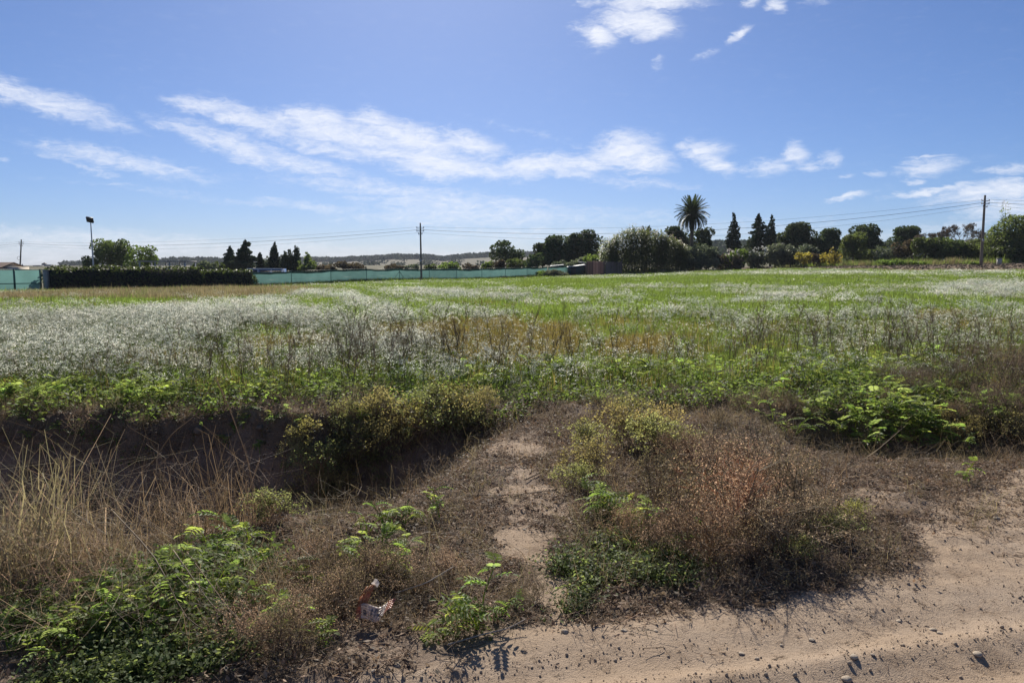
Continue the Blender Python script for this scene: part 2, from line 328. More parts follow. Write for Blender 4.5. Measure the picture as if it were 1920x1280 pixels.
# ------------------------------------------------------------------ mesh building
class MB:
    def __init__(s): s.v = []; s.f3 = []; s.f4 = []; s.c = []; s.m3 = []; s.m4 = []; s.n = 0
    def _add(s, V, col):
        V = np.asarray(V, float).reshape(-1, 3); s.v.append(V)
        c = np.ones((len(V), 3)) if col is None else np.broadcast_to(np.asarray(col, float), (len(V), 3)); s.c.append(c)
        b = s.n; s.n += len(V); return b
    def quads(s, V, col=None, mi=0):
        V = np.asarray(V, float); n = len(V)
        if col is not None and np.ndim(col) == 2: col = np.repeat(col, 4, 0)
        b = s._add(V, col); s.f4.append(b + np.arange(n * 4).reshape(n, 4)); s.m4.append(np.full(n, mi)); return s
    def tris(s, V, col=None, mi=0):
        V = np.asarray(V, float); n = len(V)
        if col is not None and np.ndim(col) == 2: col = np.repeat(col, 3, 0)
        b = s._add(V, col); s.f3.append(b + np.arange(n * 3).reshape(n, 3)); s.m3.append(np.full(n, mi)); return s
    def tubes(s, p0, p1, r0, r1, sides=3, col=None, mi=0):
        p0 = np.asarray(p0, float).reshape(-1, 3); p1 = np.asarray(p1, float).reshape(-1, 3); n = len(p0)
        r0 = np.broadcast_to(r0, (n,))[:, None, None]; r1 = np.broadcast_to(r1, (n,))[:, None, None]
        d = p1 - p0; d = d / np.maximum(np.linalg.norm(d, axis=1, keepdims=True), 1e-9)
        a = np.where(np.abs(d[:, 2:3]) > .9, np.array([[1., 0, 0]]), np.array([[0, 0, 1.]]))
        e = np.cross(d, a); e /= np.linalg.norm(e, axis=1, keepdims=True); f = np.cross(d, e)
        th = np.arange(sides) * 2 * math.pi / sides
        off = np.cos(th)[None, :, None] * e[:, None] + np.sin(th)[None, :, None] * f[:, None]
        V = np.concatenate([p0[:, None] + off * r0, p1[:, None] + off * r1], 1)
        if col is not None and np.ndim(col) == 2: col = np.repeat(col, 2 * sides, 0)
        b = s._add(V, col)
        i = np.arange(sides); j = (i + 1) % sides
        fq = np.stack([i, j, j + sides, i + sides], 1)
        s.f4.append((b + np.arange(n)[:, None, None] * 2 * sides + fq[None]).reshape(-1, 4)); s.m4.append(np.full(n * sides, mi)); return s
    def path(s, pts, r, sides=6, col=None, mi=0, cap=True):
        """one welded tube along a polyline"""
        pts = np.asarray(pts, float); n = len(pts); r = np.broadcast_to(r, (n,))
        d = np.gradient(pts, axis=0); d /= np.maximum(np.linalg.norm(d, axis=1, keepdims=True), 1e-9)
        a = np.array([1., 0, 0]) if abs(d[0, 2]) > .8 else np.array([0, 0, 1.])
        e = np.cross(d, a); e /= np.linalg.norm(e, axis=1, keepdims=True); f = np.cross(d, e)
        th = np.arange(sides) * 2 * math.pi / sides
        V = pts[:, None] + (np.cos(th)[None, :, None] * e[:, None] + np.sin(th)[None, :, None] * f[:, None]) * r[:, None, None]
        b = s._add(V, col); i = np.arange(sides); j = (i + 1) % sides
        for k in range(n - 1):
            s.f4.append(b + np.stack([k * sides + i, k * sides + j, (k + 1) * sides + j, (k + 1) * sides + i], 1)); s.m4.append(np.full(sides, mi))
        if cap:
            for k, fl in ((0, 1), (n - 1, 0)):
                c = s._add(pts[k:k + 1], col); t = np.stack([np.full(sides, c), b + k * sides + (j if fl else i), b + k * sides + (i if fl else j)], 1)
                s.f3.append(t); s.m3.append(np.full(sides, mi))
        return s
    def box(s, c, size, rz=0.0, col=None, mi=0):
        c = np.asarray(c, float); h = np.asarray(size, float) / 2
        V = np.array([[x, y, z] for z in (-1, 1) for y in (-1, 1) for x in (-1, 1)], float) * h
        ca, sa = math.cos(rz), math.sin(rz); V = np.c_[V[:, 0] * ca - V[:, 1] * sa, V[:, 0] * sa + V[:, 1] * ca, V[:, 2]] + c
        b = s._add(V, col); s.f4.append(b + np.array([[0, 2, 3, 1], [4, 5, 7, 6], [0, 1, 5, 4], [2, 6, 7, 3], [0, 4, 6, 2], [1, 3, 7, 5]])); s.m4.append(np.full(6, mi)); return s
    def mesh(s, name, mats, smooth=False):
        me = bpy.data.meshes.new(name)
        V = np.concatenate(s.v) if s.v else np.zeros((0, 3)); C = np.concatenate(s.c) if s.c else np.zeros((0, 3))
        f4 = np.concatenate(s.f4) if s.f4 else np.zeros((0, 4), int); f3 = np.concatenate(s.f3) if s.f3 else np.zeros((0, 3), int)
        m4 = np.concatenate(s.m4) if s.m4 else np.zeros(0, int); m3 = np.concatenate(s.m3) if s.m3 else np.zeros(0, int)
        me.vertices.add(len(V)); me.vertices.foreach_set('co', V.astype(np.float32).ravel())
        me.loops.add(f4.size + f3.size); me.polygons.add(len(f4) + len(f3))
        me.loops.foreach_set('vertex_index', np.concatenate([f4.ravel(), f3.ravel()]).astype(np.int32))
        st_ = np.concatenate([np.arange(len(f4)) * 4, f4.size + np.arange(len(f3)) * 3]).astype(np.int32)
        me.polygons.foreach_set('loop_start', st_)
        me.polygons.foreach_set('material_index', np.concatenate([m4, m3]).astype(np.int32))
        if smooth: me.polygons.foreach_set('use_smooth', np.ones(len(f4) + len(f3), bool))
        ca = me.color_attributes.new('Col', 'FLOAT_COLOR', 'POINT')
        ca.data.foreach_set('color', np.c_[C, np.ones(len(C))].astype(np.float32).ravel())
        for m in mats: me.materials.append(MAT[m])
        me.update(calc_edges=True); me.validate(); return me
def link(name, me, parent=None, loc=None, rz=None):
    o = bpy.data.objects.new(name, me); COL.objects.link(o)
    if parent is not None: o.parent = parent
    if loc is not None: o.location = [float(k) for k in loc]
    if rz is not None: o.rotation_euler = (0, 0, rz)
    return o
def tag(o, label, cat, group=None, kind=None):
    if label: o['label'] = label
    if cat: o['category'] = cat
    if group: o['group'] = group
    if kind: o['kind'] = kind
    return o
def thing(name, label, cat, loc, group=None, rz=0.0):
    o = bpy.data.objects.new(name, None); COL.objects.link(o); o.empty_display_size = .1
    o.location = [float(k) for k in loc]; o.rotation_euler = (0, 0, rz); return tag(o, label, cat, group)
def rand_dirs(n):
    v = rng.normal(size=(n, 3)); return v / np.linalg.norm(v, axis=1, keepdims=True)
def cards(c, size, nrm=None, asp=.6):
    """leaf-sized quads (pointed at both ends) about the centres c"""
    n = len(c); a = rand_dirs(n)
    if nrm is not None: a = np.cross(a, nrm); a /= np.maximum(np.linalg.norm(a, axis=1, keepdims=True), 1e-6); b = np.cross(nrm, a)
    else: b = np.cross(a, rand_dirs(n))
    b /= np.maximum(np.linalg.norm(b, axis=1, keepdims=True), 1e-6)
    s = np.broadcast_to(size, (n,))[:, None] * .5; k = s * asp
    return np.stack([c - a * s, c + b * k, c + a * s, c - b * k], 1)
def tint(n, lo, hi): return (lo + (hi - lo) * rng.random((n, 1))) * np.ones((1, 3))

# ------------------------------------------------------------------ ground sheet split into its regions
def grow(step, r, end):
    o = [0.0]; s_ = step
    while o[-1] < end: o.append(o[-1] + s_); s_ *= r
    return np.array(o[1:])
gx = grow(.04, 1.045, 900); gx = np.concatenate([-(5 + gx)[::-1], np.arange(-5, 5.001, .04), 5 + gx])
gy = np.concatenate([np.arange(-5, 1.8, .12), np.arange(1.8, 9.2, .035), 9.2 + grow(.036, 1.022, 2600)])
GX, GY = np.meshgrid(gx, gy); GZ = H(GX, GY)
YF_U = [-900, -300] + list(range(0, 1041, 80)) + [1200, 1350, 1450, 1550, 1700, 1842, 1950, 2300, 2900]
YF_Y = [fence_p(fence_t(u))[1] - 1.2 for u in YF_U[:2]] + [fence_p(fence_t(u))[1] - 1.0 for u in range(0, 1041, 80)] + [111, 106, 100, 85, 72, 66, 62, 54, 46]
def yfar(x, y): return np.interp(960 + F * x / np.maximum(y, 1), YF_U, YF_Y)
def field_edge(x): return 8.75 + .03 * x + (fbm(x * .7, x * 0, 60, 3) - .5) * .8
def masks(x, y):
    rs = road_side(x, y)
    sand = ss(-.12, .2, rs)
    # trodden path up the causeway
    px = np.interp(y, [3.2, 4, 5, 6, 7, 8], [.25, .15, .08, .06, .12, .2])
    pth = ss(.42, .12, np.abs(x - px) / np.interp(y, [3.3, 4.2, 5.2, 6.3, 7.6], [.65, .5, .95, .95, .6]) + (fbm(x * 3, y * 3, 70, 4) - .5) * 1.1) * ss(8.2, 6.6, y)
    sand = np.maximum(sand, pth * (.84 + .4 * fbm(x * 4, y * 4, 79, 3)))
    apron = ss(.35, .75, fbm(x * 1.3, y * 1.3, 71, 3) + .25) * ss(2.0, 2.5, x) * ss(6.2, 5.0, y)
    sand = np.maximum(sand, apron * .9)
    d, d2 = ditch(x, y)
    sand = sand * (1 - ss(4.3, 4.9, y) * ss(.2, .75, fbm(x * 2.3, y * 3.5, 75, 3) + .12) * .45)
    lit = (1 - sand) * ss(.3, .6, fbm(x * 1.6, y * 1.6, 72, 3) + .12) * (1 - ss(.1, .5, d) * .7)
    drift = inpoly(x + (fbm(x * 5, y * 5, 73, 2) - .5) * .3, y + (fbm(x * 5, y * 5, 74, 2) - .5) * .3, [(.6, 3.72), (1.25, 3.60), (1.75, 3.72), (2.1, 4.0), (2.35, 4.2), (2.0, 4.5), (1.0, 4.7), (.6, 4.4)])
    lit = np.where(drift, 1, lit); sand = np.where(drift, 0, sand)
    fe = field_edge(x)
    fld = ss(fe - .1, fe + .5, y)
    return sand, lit, fld
sand, lit, fld = masks(GX, GY)
yfv = yfar(GX, GY)
plough = (GX > 22) & (GY > yfv) & (GY < yfv + 34) & (960 + F * GX / np.maximum(GY, 1) > 1380)
farm = GY > yfv + 3
ny, nx = GX.shape
idx = np.arange(ny * nx).reshape(ny, nx)
faces = np.stack([idx[:-1, :-1], idx[:-1, 1:], idx[1:, 1:], idx[1:, :-1]], -1).reshape(-1, 4)
def fc(a): return a[:-1, :-1].reshape(-1)
reg = np.zeros(len(faces), int)                              # 0 bank and verge
reg[fc(road_side(GX, GY)) > 0] = 1                           # 1 road
reg[(fc(GY) > fc(field_edge(GX)))] = 2                       # 2 flowering field
reg[fc(farm)] = 4                                            # 4 farmland beyond
reg[fc(plough)] = 3                                          # 3 ploughed field
V_all = np.stack([GX, GY, GZ], -1).reshape(-1, 3)
att = {'m_sand': sand, 'm_litter': lit, 'm_field': fld * ~plough, 'm_plough': plough.astype(float), 'm_far': (farm & ~plough).astype(float)}
for r_, nm in ((0, 'ground'), (1, 'road'), (2, 'field'), (3, 'ploughed_field'), (4, 'farmland')):
    f_ = faces[reg == r_]; used, inv = np.unique(f_, return_inverse=True); f_ = inv.reshape(-1, 4)
    me = bpy.data.meshes.new(nm); me.vertices.add(len(used)); me.vertices.foreach_set('co', V_all[used].astype(np.float32).ravel())
    me.loops.add(f_.size); me.polygons.add(len(f_)); me.loops.foreach_set('vertex_index', f_.astype(np.int32).ravel())
    me.polygons.foreach_set('loop_start', (np.arange(len(f_)) * 4).astype(np.int32)); me.polygons.foreach_set('use_smooth', np.ones(len(f_), bool))
    for k, a in att.items():
        q = me.attributes.new(k, 'FLOAT', 'POINT'); q.data.foreach_set('value', a.reshape(-1)[used].astype(np.float32))
    me.materials.append(MAT['earth']); me.update(calc_edges=True)
    tag(link(nm, me), None, None, kind='structure')

# ------------------------------------------------------------------ scatter of uncountable cover (geometry nodes)
def scatter(name, pts, rot, scl, idx_, variants, label=None):
    me = bpy.data.meshes.new(name); n = len(pts); me.vertices.add(n)
    me.vertices.foreach_set('co', np.asarray(pts, np.float32).ravel())
    for k, t, a, f in (('rot', 'FLOAT_VECTOR', rot, 'vector'), ('scl', 'FLOAT', scl, 'value'), ('pick', 'INT', idx_, 'value')):
        q = me.attributes.new(k, t, 'POINT'); q.data.foreach_set(f, np.asarray(a, np.int32 if t == 'INT' else np.float32).ravel())
    me.update(); o = link(name, me); tag(o, label, None, kind='stuff')
    c = bpy.data.collections.new(name + ' source')
    for i, vme in enumerate(variants):
        vo = bpy.data.objects.new(f'{name} source {i}', vme); c.objects.link(vo)
    g = bpy.data.node_groups.new(name, 'GeometryNodeTree')
    g.interface.new_socket('Geometry', in_out='INPUT', socket_type='NodeSocketGeometry'); g.interface.new_socket('Geometry', in_out='OUTPUT', socket_type='NodeSocketGeometry')
    gi = g.nodes.new('NodeGroupInput'); go = g.nodes.new('NodeGroupOutput')
    ci = g.nodes.new('GeometryNodeCollectionInfo'); ci.inputs['Collection'].default_value = c; ci.inputs['Separate Children'].default_value = True; ci.inputs['Reset Children'].default_value = True
    ip = g.nodes.new('GeometryNodeInstanceOnPoints'); ip.inputs['Pick Instance'].default_value = True
    def na(k, t):
        q = g.nodes.new('GeometryNodeInputNamedAttribute'); q.data_type = t; q.inputs['Name'].default_value = k
        return [x for x in q.outputs if x.enabled and x.name == 'Attribute'][0]
    L = g.links.new
    L(gi.outputs[0], ip.inputs['Points']); L(ci.outputs[0], ip.inputs['Instance']); L(na('pick', 'INT'), ip.inputs['Instance Index'])
    L(na('rot', 'FLOAT_VECTOR'), ip.inputs['Rotation']); L(na('scl', 'FLOAT'), ip.inputs['Scale']); L(ip.outputs[0], go.inputs[0])
    md = o.modifiers.new('scatter', 'NODES'); md.node_group = g
    return o
def yaw(n, tilt=0.0):
    return np.c_[rng.normal(0, 1, n) * tilt, rng.normal(0, 1, n) * tilt, rng.random(n) * 6.283]
def on_ground(x, y, dz=0.0): return np.c_[x, y, H(x, y) + dz]
#SPLIT
# ------------------------------------------------------------------ far hills and woods on them
def ridge(name, us, vs, Y, depth, vbase):
    """a hill with its crest line, a front slope and a back slope"""
    us_ = np.linspace(us[0], us[-1], 160); cv = np.interp(us_, us, vs) + (fbm(us_ * .03, us_ * 0, 90, 3) - .5) * 3
    n = len(us_); prof = [(-.75, 0), (-.5, .22), (-.3, .5), (-.12, .85), (0, 1), (.2, .9), (.6, .4), (1, 0)]
    V = np.zeros((len(prof), n, 3))
    for i in range(n):
        top = P(us_[i], cv[i], Y); base = P(us_[i], vbase, Y)[2]
        d = np.array([top[0], top[1]]) / Y
        for k, (t, h) in enumerate(prof):
            V[k, i] = [d[0] * (Y + t * depth), d[1] * (Y + t * depth), base - 3 + (top[2] - base + 3) * h]
    b = MB(); b.v = [V.reshape(-1, 3)]; b.c = [np.ones((V.size // 3, 3))]; b.n = V.size // 3
    ix = np.arange(len(prof) * n).reshape(len(prof), n)
    b.f4 = [np.stack([ix[:-1, :-1], ix[:-1, 1:], ix[1:, 1:], ix[1:, :-1]], -1).reshape(-1, 4)]; b.m4 = [np.zeros((len(prof) - 1) * (n - 1), int)]
    me = b.mesh(name, ['hill'], True); tag(link(name, me), None, None, kind='structure'); return V
MAT['wood'] = leaf_mat('far woodland', (.045, .065, .035), .15, None, .8, .3, .1)
def wood_on(name, V, rows, n, h, keep=None, label=None):
    """a far wood that reads as one mass: many crown clumps standing on a slope"""
    nr, nu, _ = V.shape; a = rng.uniform(rows[0], rows[1], n); b = rng.uniform(0, nu - 1.001, n)
    if keep is not None: k = keep(b / nu, a); a, b = a[k], b[k]
    i = np.floor(a).astype(int); j = np.floor(b).astype(int); fa = (a - i)[:, None]; fb = (b - j)[:, None]
    p = (V[i, j] * (1 - fa) + V[i + 1, j] * fa) * (1 - fb) + (V[i, j + 1] * (1 - fa) + V[i + 1, j + 1] * fa) * fb
    hh = h * rng.uniform(.5, 1.25, len(p)); m = MB()
    for k in range(26):
        d = rand_dirs(len(p)); c = p + d * (hh * np.array([[.75], [.75], [.5]]))[:, :].T + np.c_[0 * hh, 0 * hh, hh * .5]
        m.quads(cards(c, hh * .5, None, .8), tint(len(p), .6, 1.25))
    return tag(link(name, m.mesh(name, ['wood'])), label, None, kind='stuff')
V1 = ridge('hill', [430, 560, 640, 700, 750, 800, 830, 860, 900, 960, 1050, 1200], [500, 492, 491, 489, 485, 485, 489, 486, 482, 481, 483, 486], 1300, 900, 500)
wood_on('hill_woodland', V1, (3.5, 4.4), 2600, 7, lambda b, a: rng.random(len(b)) < ss(.1, .4, b) * .9 + .1)
wood_on('scattered_scrub', V1, (.3, 3), 420, 6, lambda b, a: fbm(b * 40, a * 3, 91) > .56)
V2 = ridge('hill', [1040, 1180, 1280, 1340, 1400, 1460, 1560, 1660, 1760, 1950, 2300], [492, 480, 468, 464, 463, 464, 463, 466, 462, 466, 474], 640, 420, 496)
wood_on('hill_woodland', V2, (.6, 4.6), 4200, 5)
V3 = ridge('hill', [-300, 40, 180, 300, 360, 430, 520], [502, 501, 500, 496, 493, 496, 503], 1100, 600, 504)
wood_on('hill_woodland', V3, (2, 4.4), 900, 8, lambda b, a: b > .5)

# ------------------------------------------------------------------ the flowering field
def gpoly(pts, off=.22): return [hit(u, v, off) for u, v in pts]
def pixpoly(pts): return pts
GREEN = [gpoly(p) for p in (
 [(545,557),(590,553),(640,566),(690,584),(740,592),(720,606),(650,604),(600,580)],
 [(655,549),(690,548),(770,565),(860,588),(890,604),(800,600),(740,578),(690,560)],
 [(395,612),(440,602),(520,609),(570,618),(500,628),(420,626)],
 [(990,524),(1180,520),(1200,533),(1080,545),(980,541)],
 [(1190,538),(1320,542),(1400,552),(1380,563),(1220,560)],
 [(1200,517),(1335,515),(1700,519),(1720,531),(1540,536),(1330,530),(1200,527)],
 [(1350,568),(1420,564),(1620,566),(1640,578),(1500,590),(1340,588)],
 [(1640,548),(1720,545),(1790,556),(1760,572),(1660,570)],
 [(960,575),(1080,570),(1090,592),(960,604)], [(40,644),(110,640),(120,652),(40,654)])]
OCHRE = [gpoly(p) for p in (
 [(430,626),(560,622),(570,638),(430,640)],
 [(690,608),(860,592),(1000,586),(1100,606),(1090,645),(1000,668),(880,664),(800,632),(690,628)],
 [(1150,622),(1280,620),(1290,644),(1150,650)],[(1700,575),(1830,572),(1840,590),(1700,592)],[(250,655),(330,650),(340,668),(250,670)],[(880,556),(960,566),(960,580),(890,574)])]
BROWN = [gpoly(p) for p in ([(-60,556),(110,548),(250,543),(480,540),(600,541),(560,551),(420,563),(190,578),(60,592),(-60,606)],)]
WHITE = [gpoly(p) for p in (
 [(470,560),(560,551),(640,590),(640,612),(480,612),(440,600)],[(598,551),(665,552),(760,580),(750,592),(660,588),(600,565)],
 [(-200,600),(440,560),(420,600),(390,640),(300,700),(-200,720)],[(1375,551),(1480,549),(1540,556),(1520,566),(1400,566)],[(1740,534),(2000,526),(2000,560),(1780,552)],[(1000,513),(1420,507),(1960,507),(1960,514),(1400,515),(1100,524)])]
def crop(x, y):
    r = np.maximum(y, 8) * .035
    xj = x + (fbm(x * .5, y * .5, 80, 3) - .5) * r * 2.6; yj = y + (fbm(x * .5, y * .5, 81, 3) - .5) * r * 3
    g = np.zeros(x.shape, bool); o = g.copy(); b = g.copy(); wv = g.copy()
    for p in GREEN: g |= inpoly(xj, yj, p)
    for p in OCHRE: o |= inpoly(xj, yj, p)
    for p in BROWN: b |= inpoly(xj, yj, p)
    for p in WHITE: wv |= inpoly(xj, yj, p)
    base = ss(.15, -.3, x / np.maximum(y, 1)) * .32 + .36
    base = base * (1 - .5 * ss(.02, .18, x / np.maximum(y, 1)) * ss(34, 20, y))
    white = np.where(wv, .92, base) * np.where(g, .2, 1) * np.where(o, .22, 1) * np.where(b, .08, 1)
    # rows sown along the field and patchy growth
    patch = ss(.32, .62, fbm(x * .35, y * .18, 82, 3)); white = white * np.where(wv, .75 + .25 * patch, .35 + .65 * patch)
    row = np.sin((x * .93 + y * .37) * 6.283 / 5.5 + fbm(x * .1, y * .1, 84, 2) * 3); white = white * np.clip(1 + .55 * row * ss(14, 26, y), 0, 2)
    green = np.where(g, 1.0, .55) * np.where(wv, .5, 1) * np.where(o, .25, 1) * np.where(b, .2, 1)
    ochre = np.where(o, .9, .1) * np.where(g, .2, 1) * np.where(b, .4, 1)
    brown = np.where(b, 1.0, .0)
    return white, green, ochre, brown
def field_pts(n, y0, y1, margin=1.32):
    n = int(n * 1.18)
    y = np.sqrt(rng.uniform(y0 ** 2, y1 ** 2, n)); x = rng.uniform(-1, 1, n) * y * .675 * margin
    k = (y > field_edge(x) + rng.random(n) * .25) & (y < yfar(x, y)); return x[k], y[k]

def flower_template(seed, stems, spread, hgt, sz, npet):
    global rng
    rng = np.random.default_rng(seed); m = MB()
    b0 = np.c_[rng.normal(0, spread, (stems, 2)), np.zeros(stems)]
    h = hgt * rng.uniform(.6, 1.1, stems); lean = rng.normal(0, .16, (stems, 2)) * h[:, None]
    mid = b0 + np.c_[lean * .35, h * .5]; top = b0 + np.c_[lean, h]
    c = tint(stems, .7, 1.2)
    m.tubes(b0, mid, .0022, .0016, 3, c); m.tubes(mid, top, .0016, .001, 3, c)
    for k in range(2):
        t2 = mid + np.c_[rng.normal(0, .07, (stems, 2)), h * rng.uniform(.25, .48, stems)]
        m.tubes(mid, t2, .0012, .0008, 3, c); top = np.r_[top, t2]
    n = len(top)
    for k in range(npet):
        cc = top + np.c_[rng.normal(0, .016, (n, 2)), rng.normal(0, .010, n)]
        m.quads(cards(cc, sz * rng.uniform(.7, 1.2, n), np.c_[rng.normal(0, .38, n), rng.normal(.35, .4, n), np.ones(n)], .85), tint(n, .88, 1.05), 1)
    nl = stems * 3; i = rng.integers(0, stems, nl); lc = b0[i] + np.c_[rng.normal(0, .05, (nl, 2)), rng.random(nl) * hgt * .4]
    m.quads(cards(lc, rng.uniform(.04, .09, nl), None, .3), tint(nl, .7, 1.2), 2)
    return m.mesh('flower source', ['herb', 'petal', 'grass'])
def grass_template(seed, n, spread, h, wdt, mat, curl=.35):
    global rng
    rng = np.random.default_rng(seed); m = MB()
    b0 = np.c_[rng.normal(0, spread, (n, 2)), np.zeros(n)]; a = rng.random(n) * 6.283
    d = np.c_[np.cos(a), np.sin(a), 0 * a]; hh = h * rng.uniform(.45, 1.15, n); cu = rng.uniform(.1, 1, n) * curl
    s = np.c_[-np.sin(a), np.cos(a), 0 * a] * wdt * .5; up = np.array([[0, 0, 1.]])
    p1 = b0 + d * (hh * cu * .35)[:, None] + up * (hh * .6)[:, None]; p2 = b0 + d * (hh * cu)[:, None] + up * hh[:, None]
    c = tint(n, .65, 1.25)
    m.quads(np.stack([b0 - s, b0 + s, p1 + s * .75, p1 - s * .75], 1), c); m.tris(np.stack([p1 - s * .75, p1 + s * .75, p2], 1), c)
    return m.mesh('grass source', [mat])
FL_N = [flower_template(100 + i, 5, .09, .36 + .03 * i, .0125, 9) for i in range(5)]
FL_M = [flower_template(120 + i, 13, .17, .31, .021, 6) for i in range(4)]
FL_F = [flower_template(140 + i, 13, .30, .20, .036, 5) for i in range(4)]
GR_N = [grass_template(160 + i, 34, .10, .22, .007, 'grass') for i in range(4)]
GR_F = [grass_template(170 + i, 130, .40, .23, .02, 'grass') for i in range(4)]
OC_N = [grass_template(180 + i, 34, .10, .26, .005, 'ochre') for i in range(3)]
OC_F = [grass_template(190 + i, 110, .36, .22, .016, 'ochre') for i in range(3)]
BR_F = [grass_template(200 + i, 120, .40, .42, .014, 'drygrass', .5) for i in range(3)]
rng = np.random.default_rng(11)
def sow(name, tpl, n, y0, y1, which, smin=.75, smax=1.25, gain=1.0):
    x, y = field_pts(n, y0, y1); wgt = crop(x, y)[which] * gain
    k = rng.random(len(x)) < wgt; x, y = x[k], y[k]; n = len(x)
    scatter(name, on_ground(x, y), yaw(n, .08), rng.uniform(smin, smax, n), rng.integers(0, len(tpl), n), tpl)
sow('white_flowers', FL_N, 11500, 8.8, 21, 0, .7, 1.3)
sow('white_flowers', FL_M, 11500, 19, 46, 0)
sow('white_flowers', FL_F, 42000, 42, 116, 0, .6, 1.3)
sow('grass', GR_N, 17000, 9.6, 22, 1, .4, .95)
sow('grass', GR_F, 12000, 20, 46, 1, .6, 1.2)
sow('grass', GR_F, 30000, 42, 116, 1, .8, 1.5)
sow('yellowed_grass', OC_N, 14000, 8.6, 22, 2)
sow('yellowed_grass', OC_F, 7000, 18, 60, 2, .6, 1.1)
sow('dry_verge_grass', BR_F, 12000, 36, 100, 3, .6, 1.25)
#SPLIT2
# ------------------------------------------------------------------ trees
MAT['pine'] = leaf_mat('pine needles', (.060, .085, .038), .25, (.11, .15, .045), .7, .2, .15)
MAT['cypress'] = leaf_mat('cypress sprays', (.042, .062, .032), .15, (.06, .09, .03), .75, .2, .12)
MAT['broad'] = leaf_mat('broad leaves', (.085, .11, .042), .38, (.17, .22, .05), .6, .2, .25)
MAT['lightleaf'] = leaf_mat('pale green leaves', (.10, .15, .035), .45, (.21, .30, .05), .6, .2, .25)
MAT['olive'] = leaf_mat('olive leaves', (.125, .14, .09), .35, (.19, .22, .11), .6, .2, .3)
MAT['brownleaf'] = leaf_mat('brownish leaves', (.11, .085, .055), .3, (.16, .12, .06), .7, .2, .2)
MAT['yellowleaf'] = leaf_mat('yellow leaves', (.31, .265, .045), .5, (.50, .43, .07), .6, .2, .2)
MAT['ivy'] = leaf_mat('ivy leaves', (.030, .042, .020), .3, (.16, .22, .04), .5, .2, .25)
MAT['palm'] = leaf_mat('palm leaflets', (.055, .075, .030), .25, (.09, .12, .03), .5, .2, .3)
MAT['cane'] = leaf_mat('cane leaves', (.12, .165, .05), .5, (.27, .33, .08), .5, .25, .3)
MAT['plume'] = leaf_mat('cane plumes', (.48, .42, .32), .5, (.55, .47, .34), .8, .15, .1)
MAT['fleck'] = leaf_mat('white flower heads', (.65, .62, .56), .4, (.6, .57, .5), .8, .12, .1)

def gz(x, y): return float(H(np.array([x]), np.array([y]), False)[0])
def blob_cards(blobs, per_m2, size, tl=.6, th=1.3, asp=.7, shell=.72):
    """foliage cards on and inside a set of ellipsoids [(cx, cy, cz, rx, ry, rz)], each clump with its own tone of leaf"""
    out = []; cols = []
    for (cx, cy, cz, rx, ry, rz) in blobs:
        n = max(20, int(per_m2 * 4 * math.pi * ((rx * ry + rx * rz + ry * rz) / 3)))
        d = rand_dirs(n); rr = (shell + (1 - shell) * rng.random(n) ** .6) * (1 + .16 * (fbm(d[:, 0] * 3 + cx, d[:, 2] * 3 + cz, 95, 2) - .5) * 2)
        rr = np.where(rng.random(n) < .25, rng.random(n), rr)
        c = np.array([cx, cy, cz]) + d * rr[:, None] * np.array([rx, ry, rz])
        q = cards(c, size * rng.uniform(.6, 1.3, n), None, asp); out.append(q)
        cl_ = fbm(c[:, 0] * 1.6 / max(rx, .5) + cx, c[:, 2] * 1.6 / max(rz, .5), 96, 2)
        cols.append((tl + (th - tl) * np.clip(cl_ * 1.4 - .2 + rng.normal(0, .12, n), 0, 1))[:, None] * np.array([[1., 1., 1.]]))
    return np.concatenate(out), np.concatenate(cols)
def trunk_mesh(parts_, mat, sides=7):
    m = MB()
    for pts, r in parts_: m.path(pts, r, sides)
    return m.mesh('trunk', [mat], True)
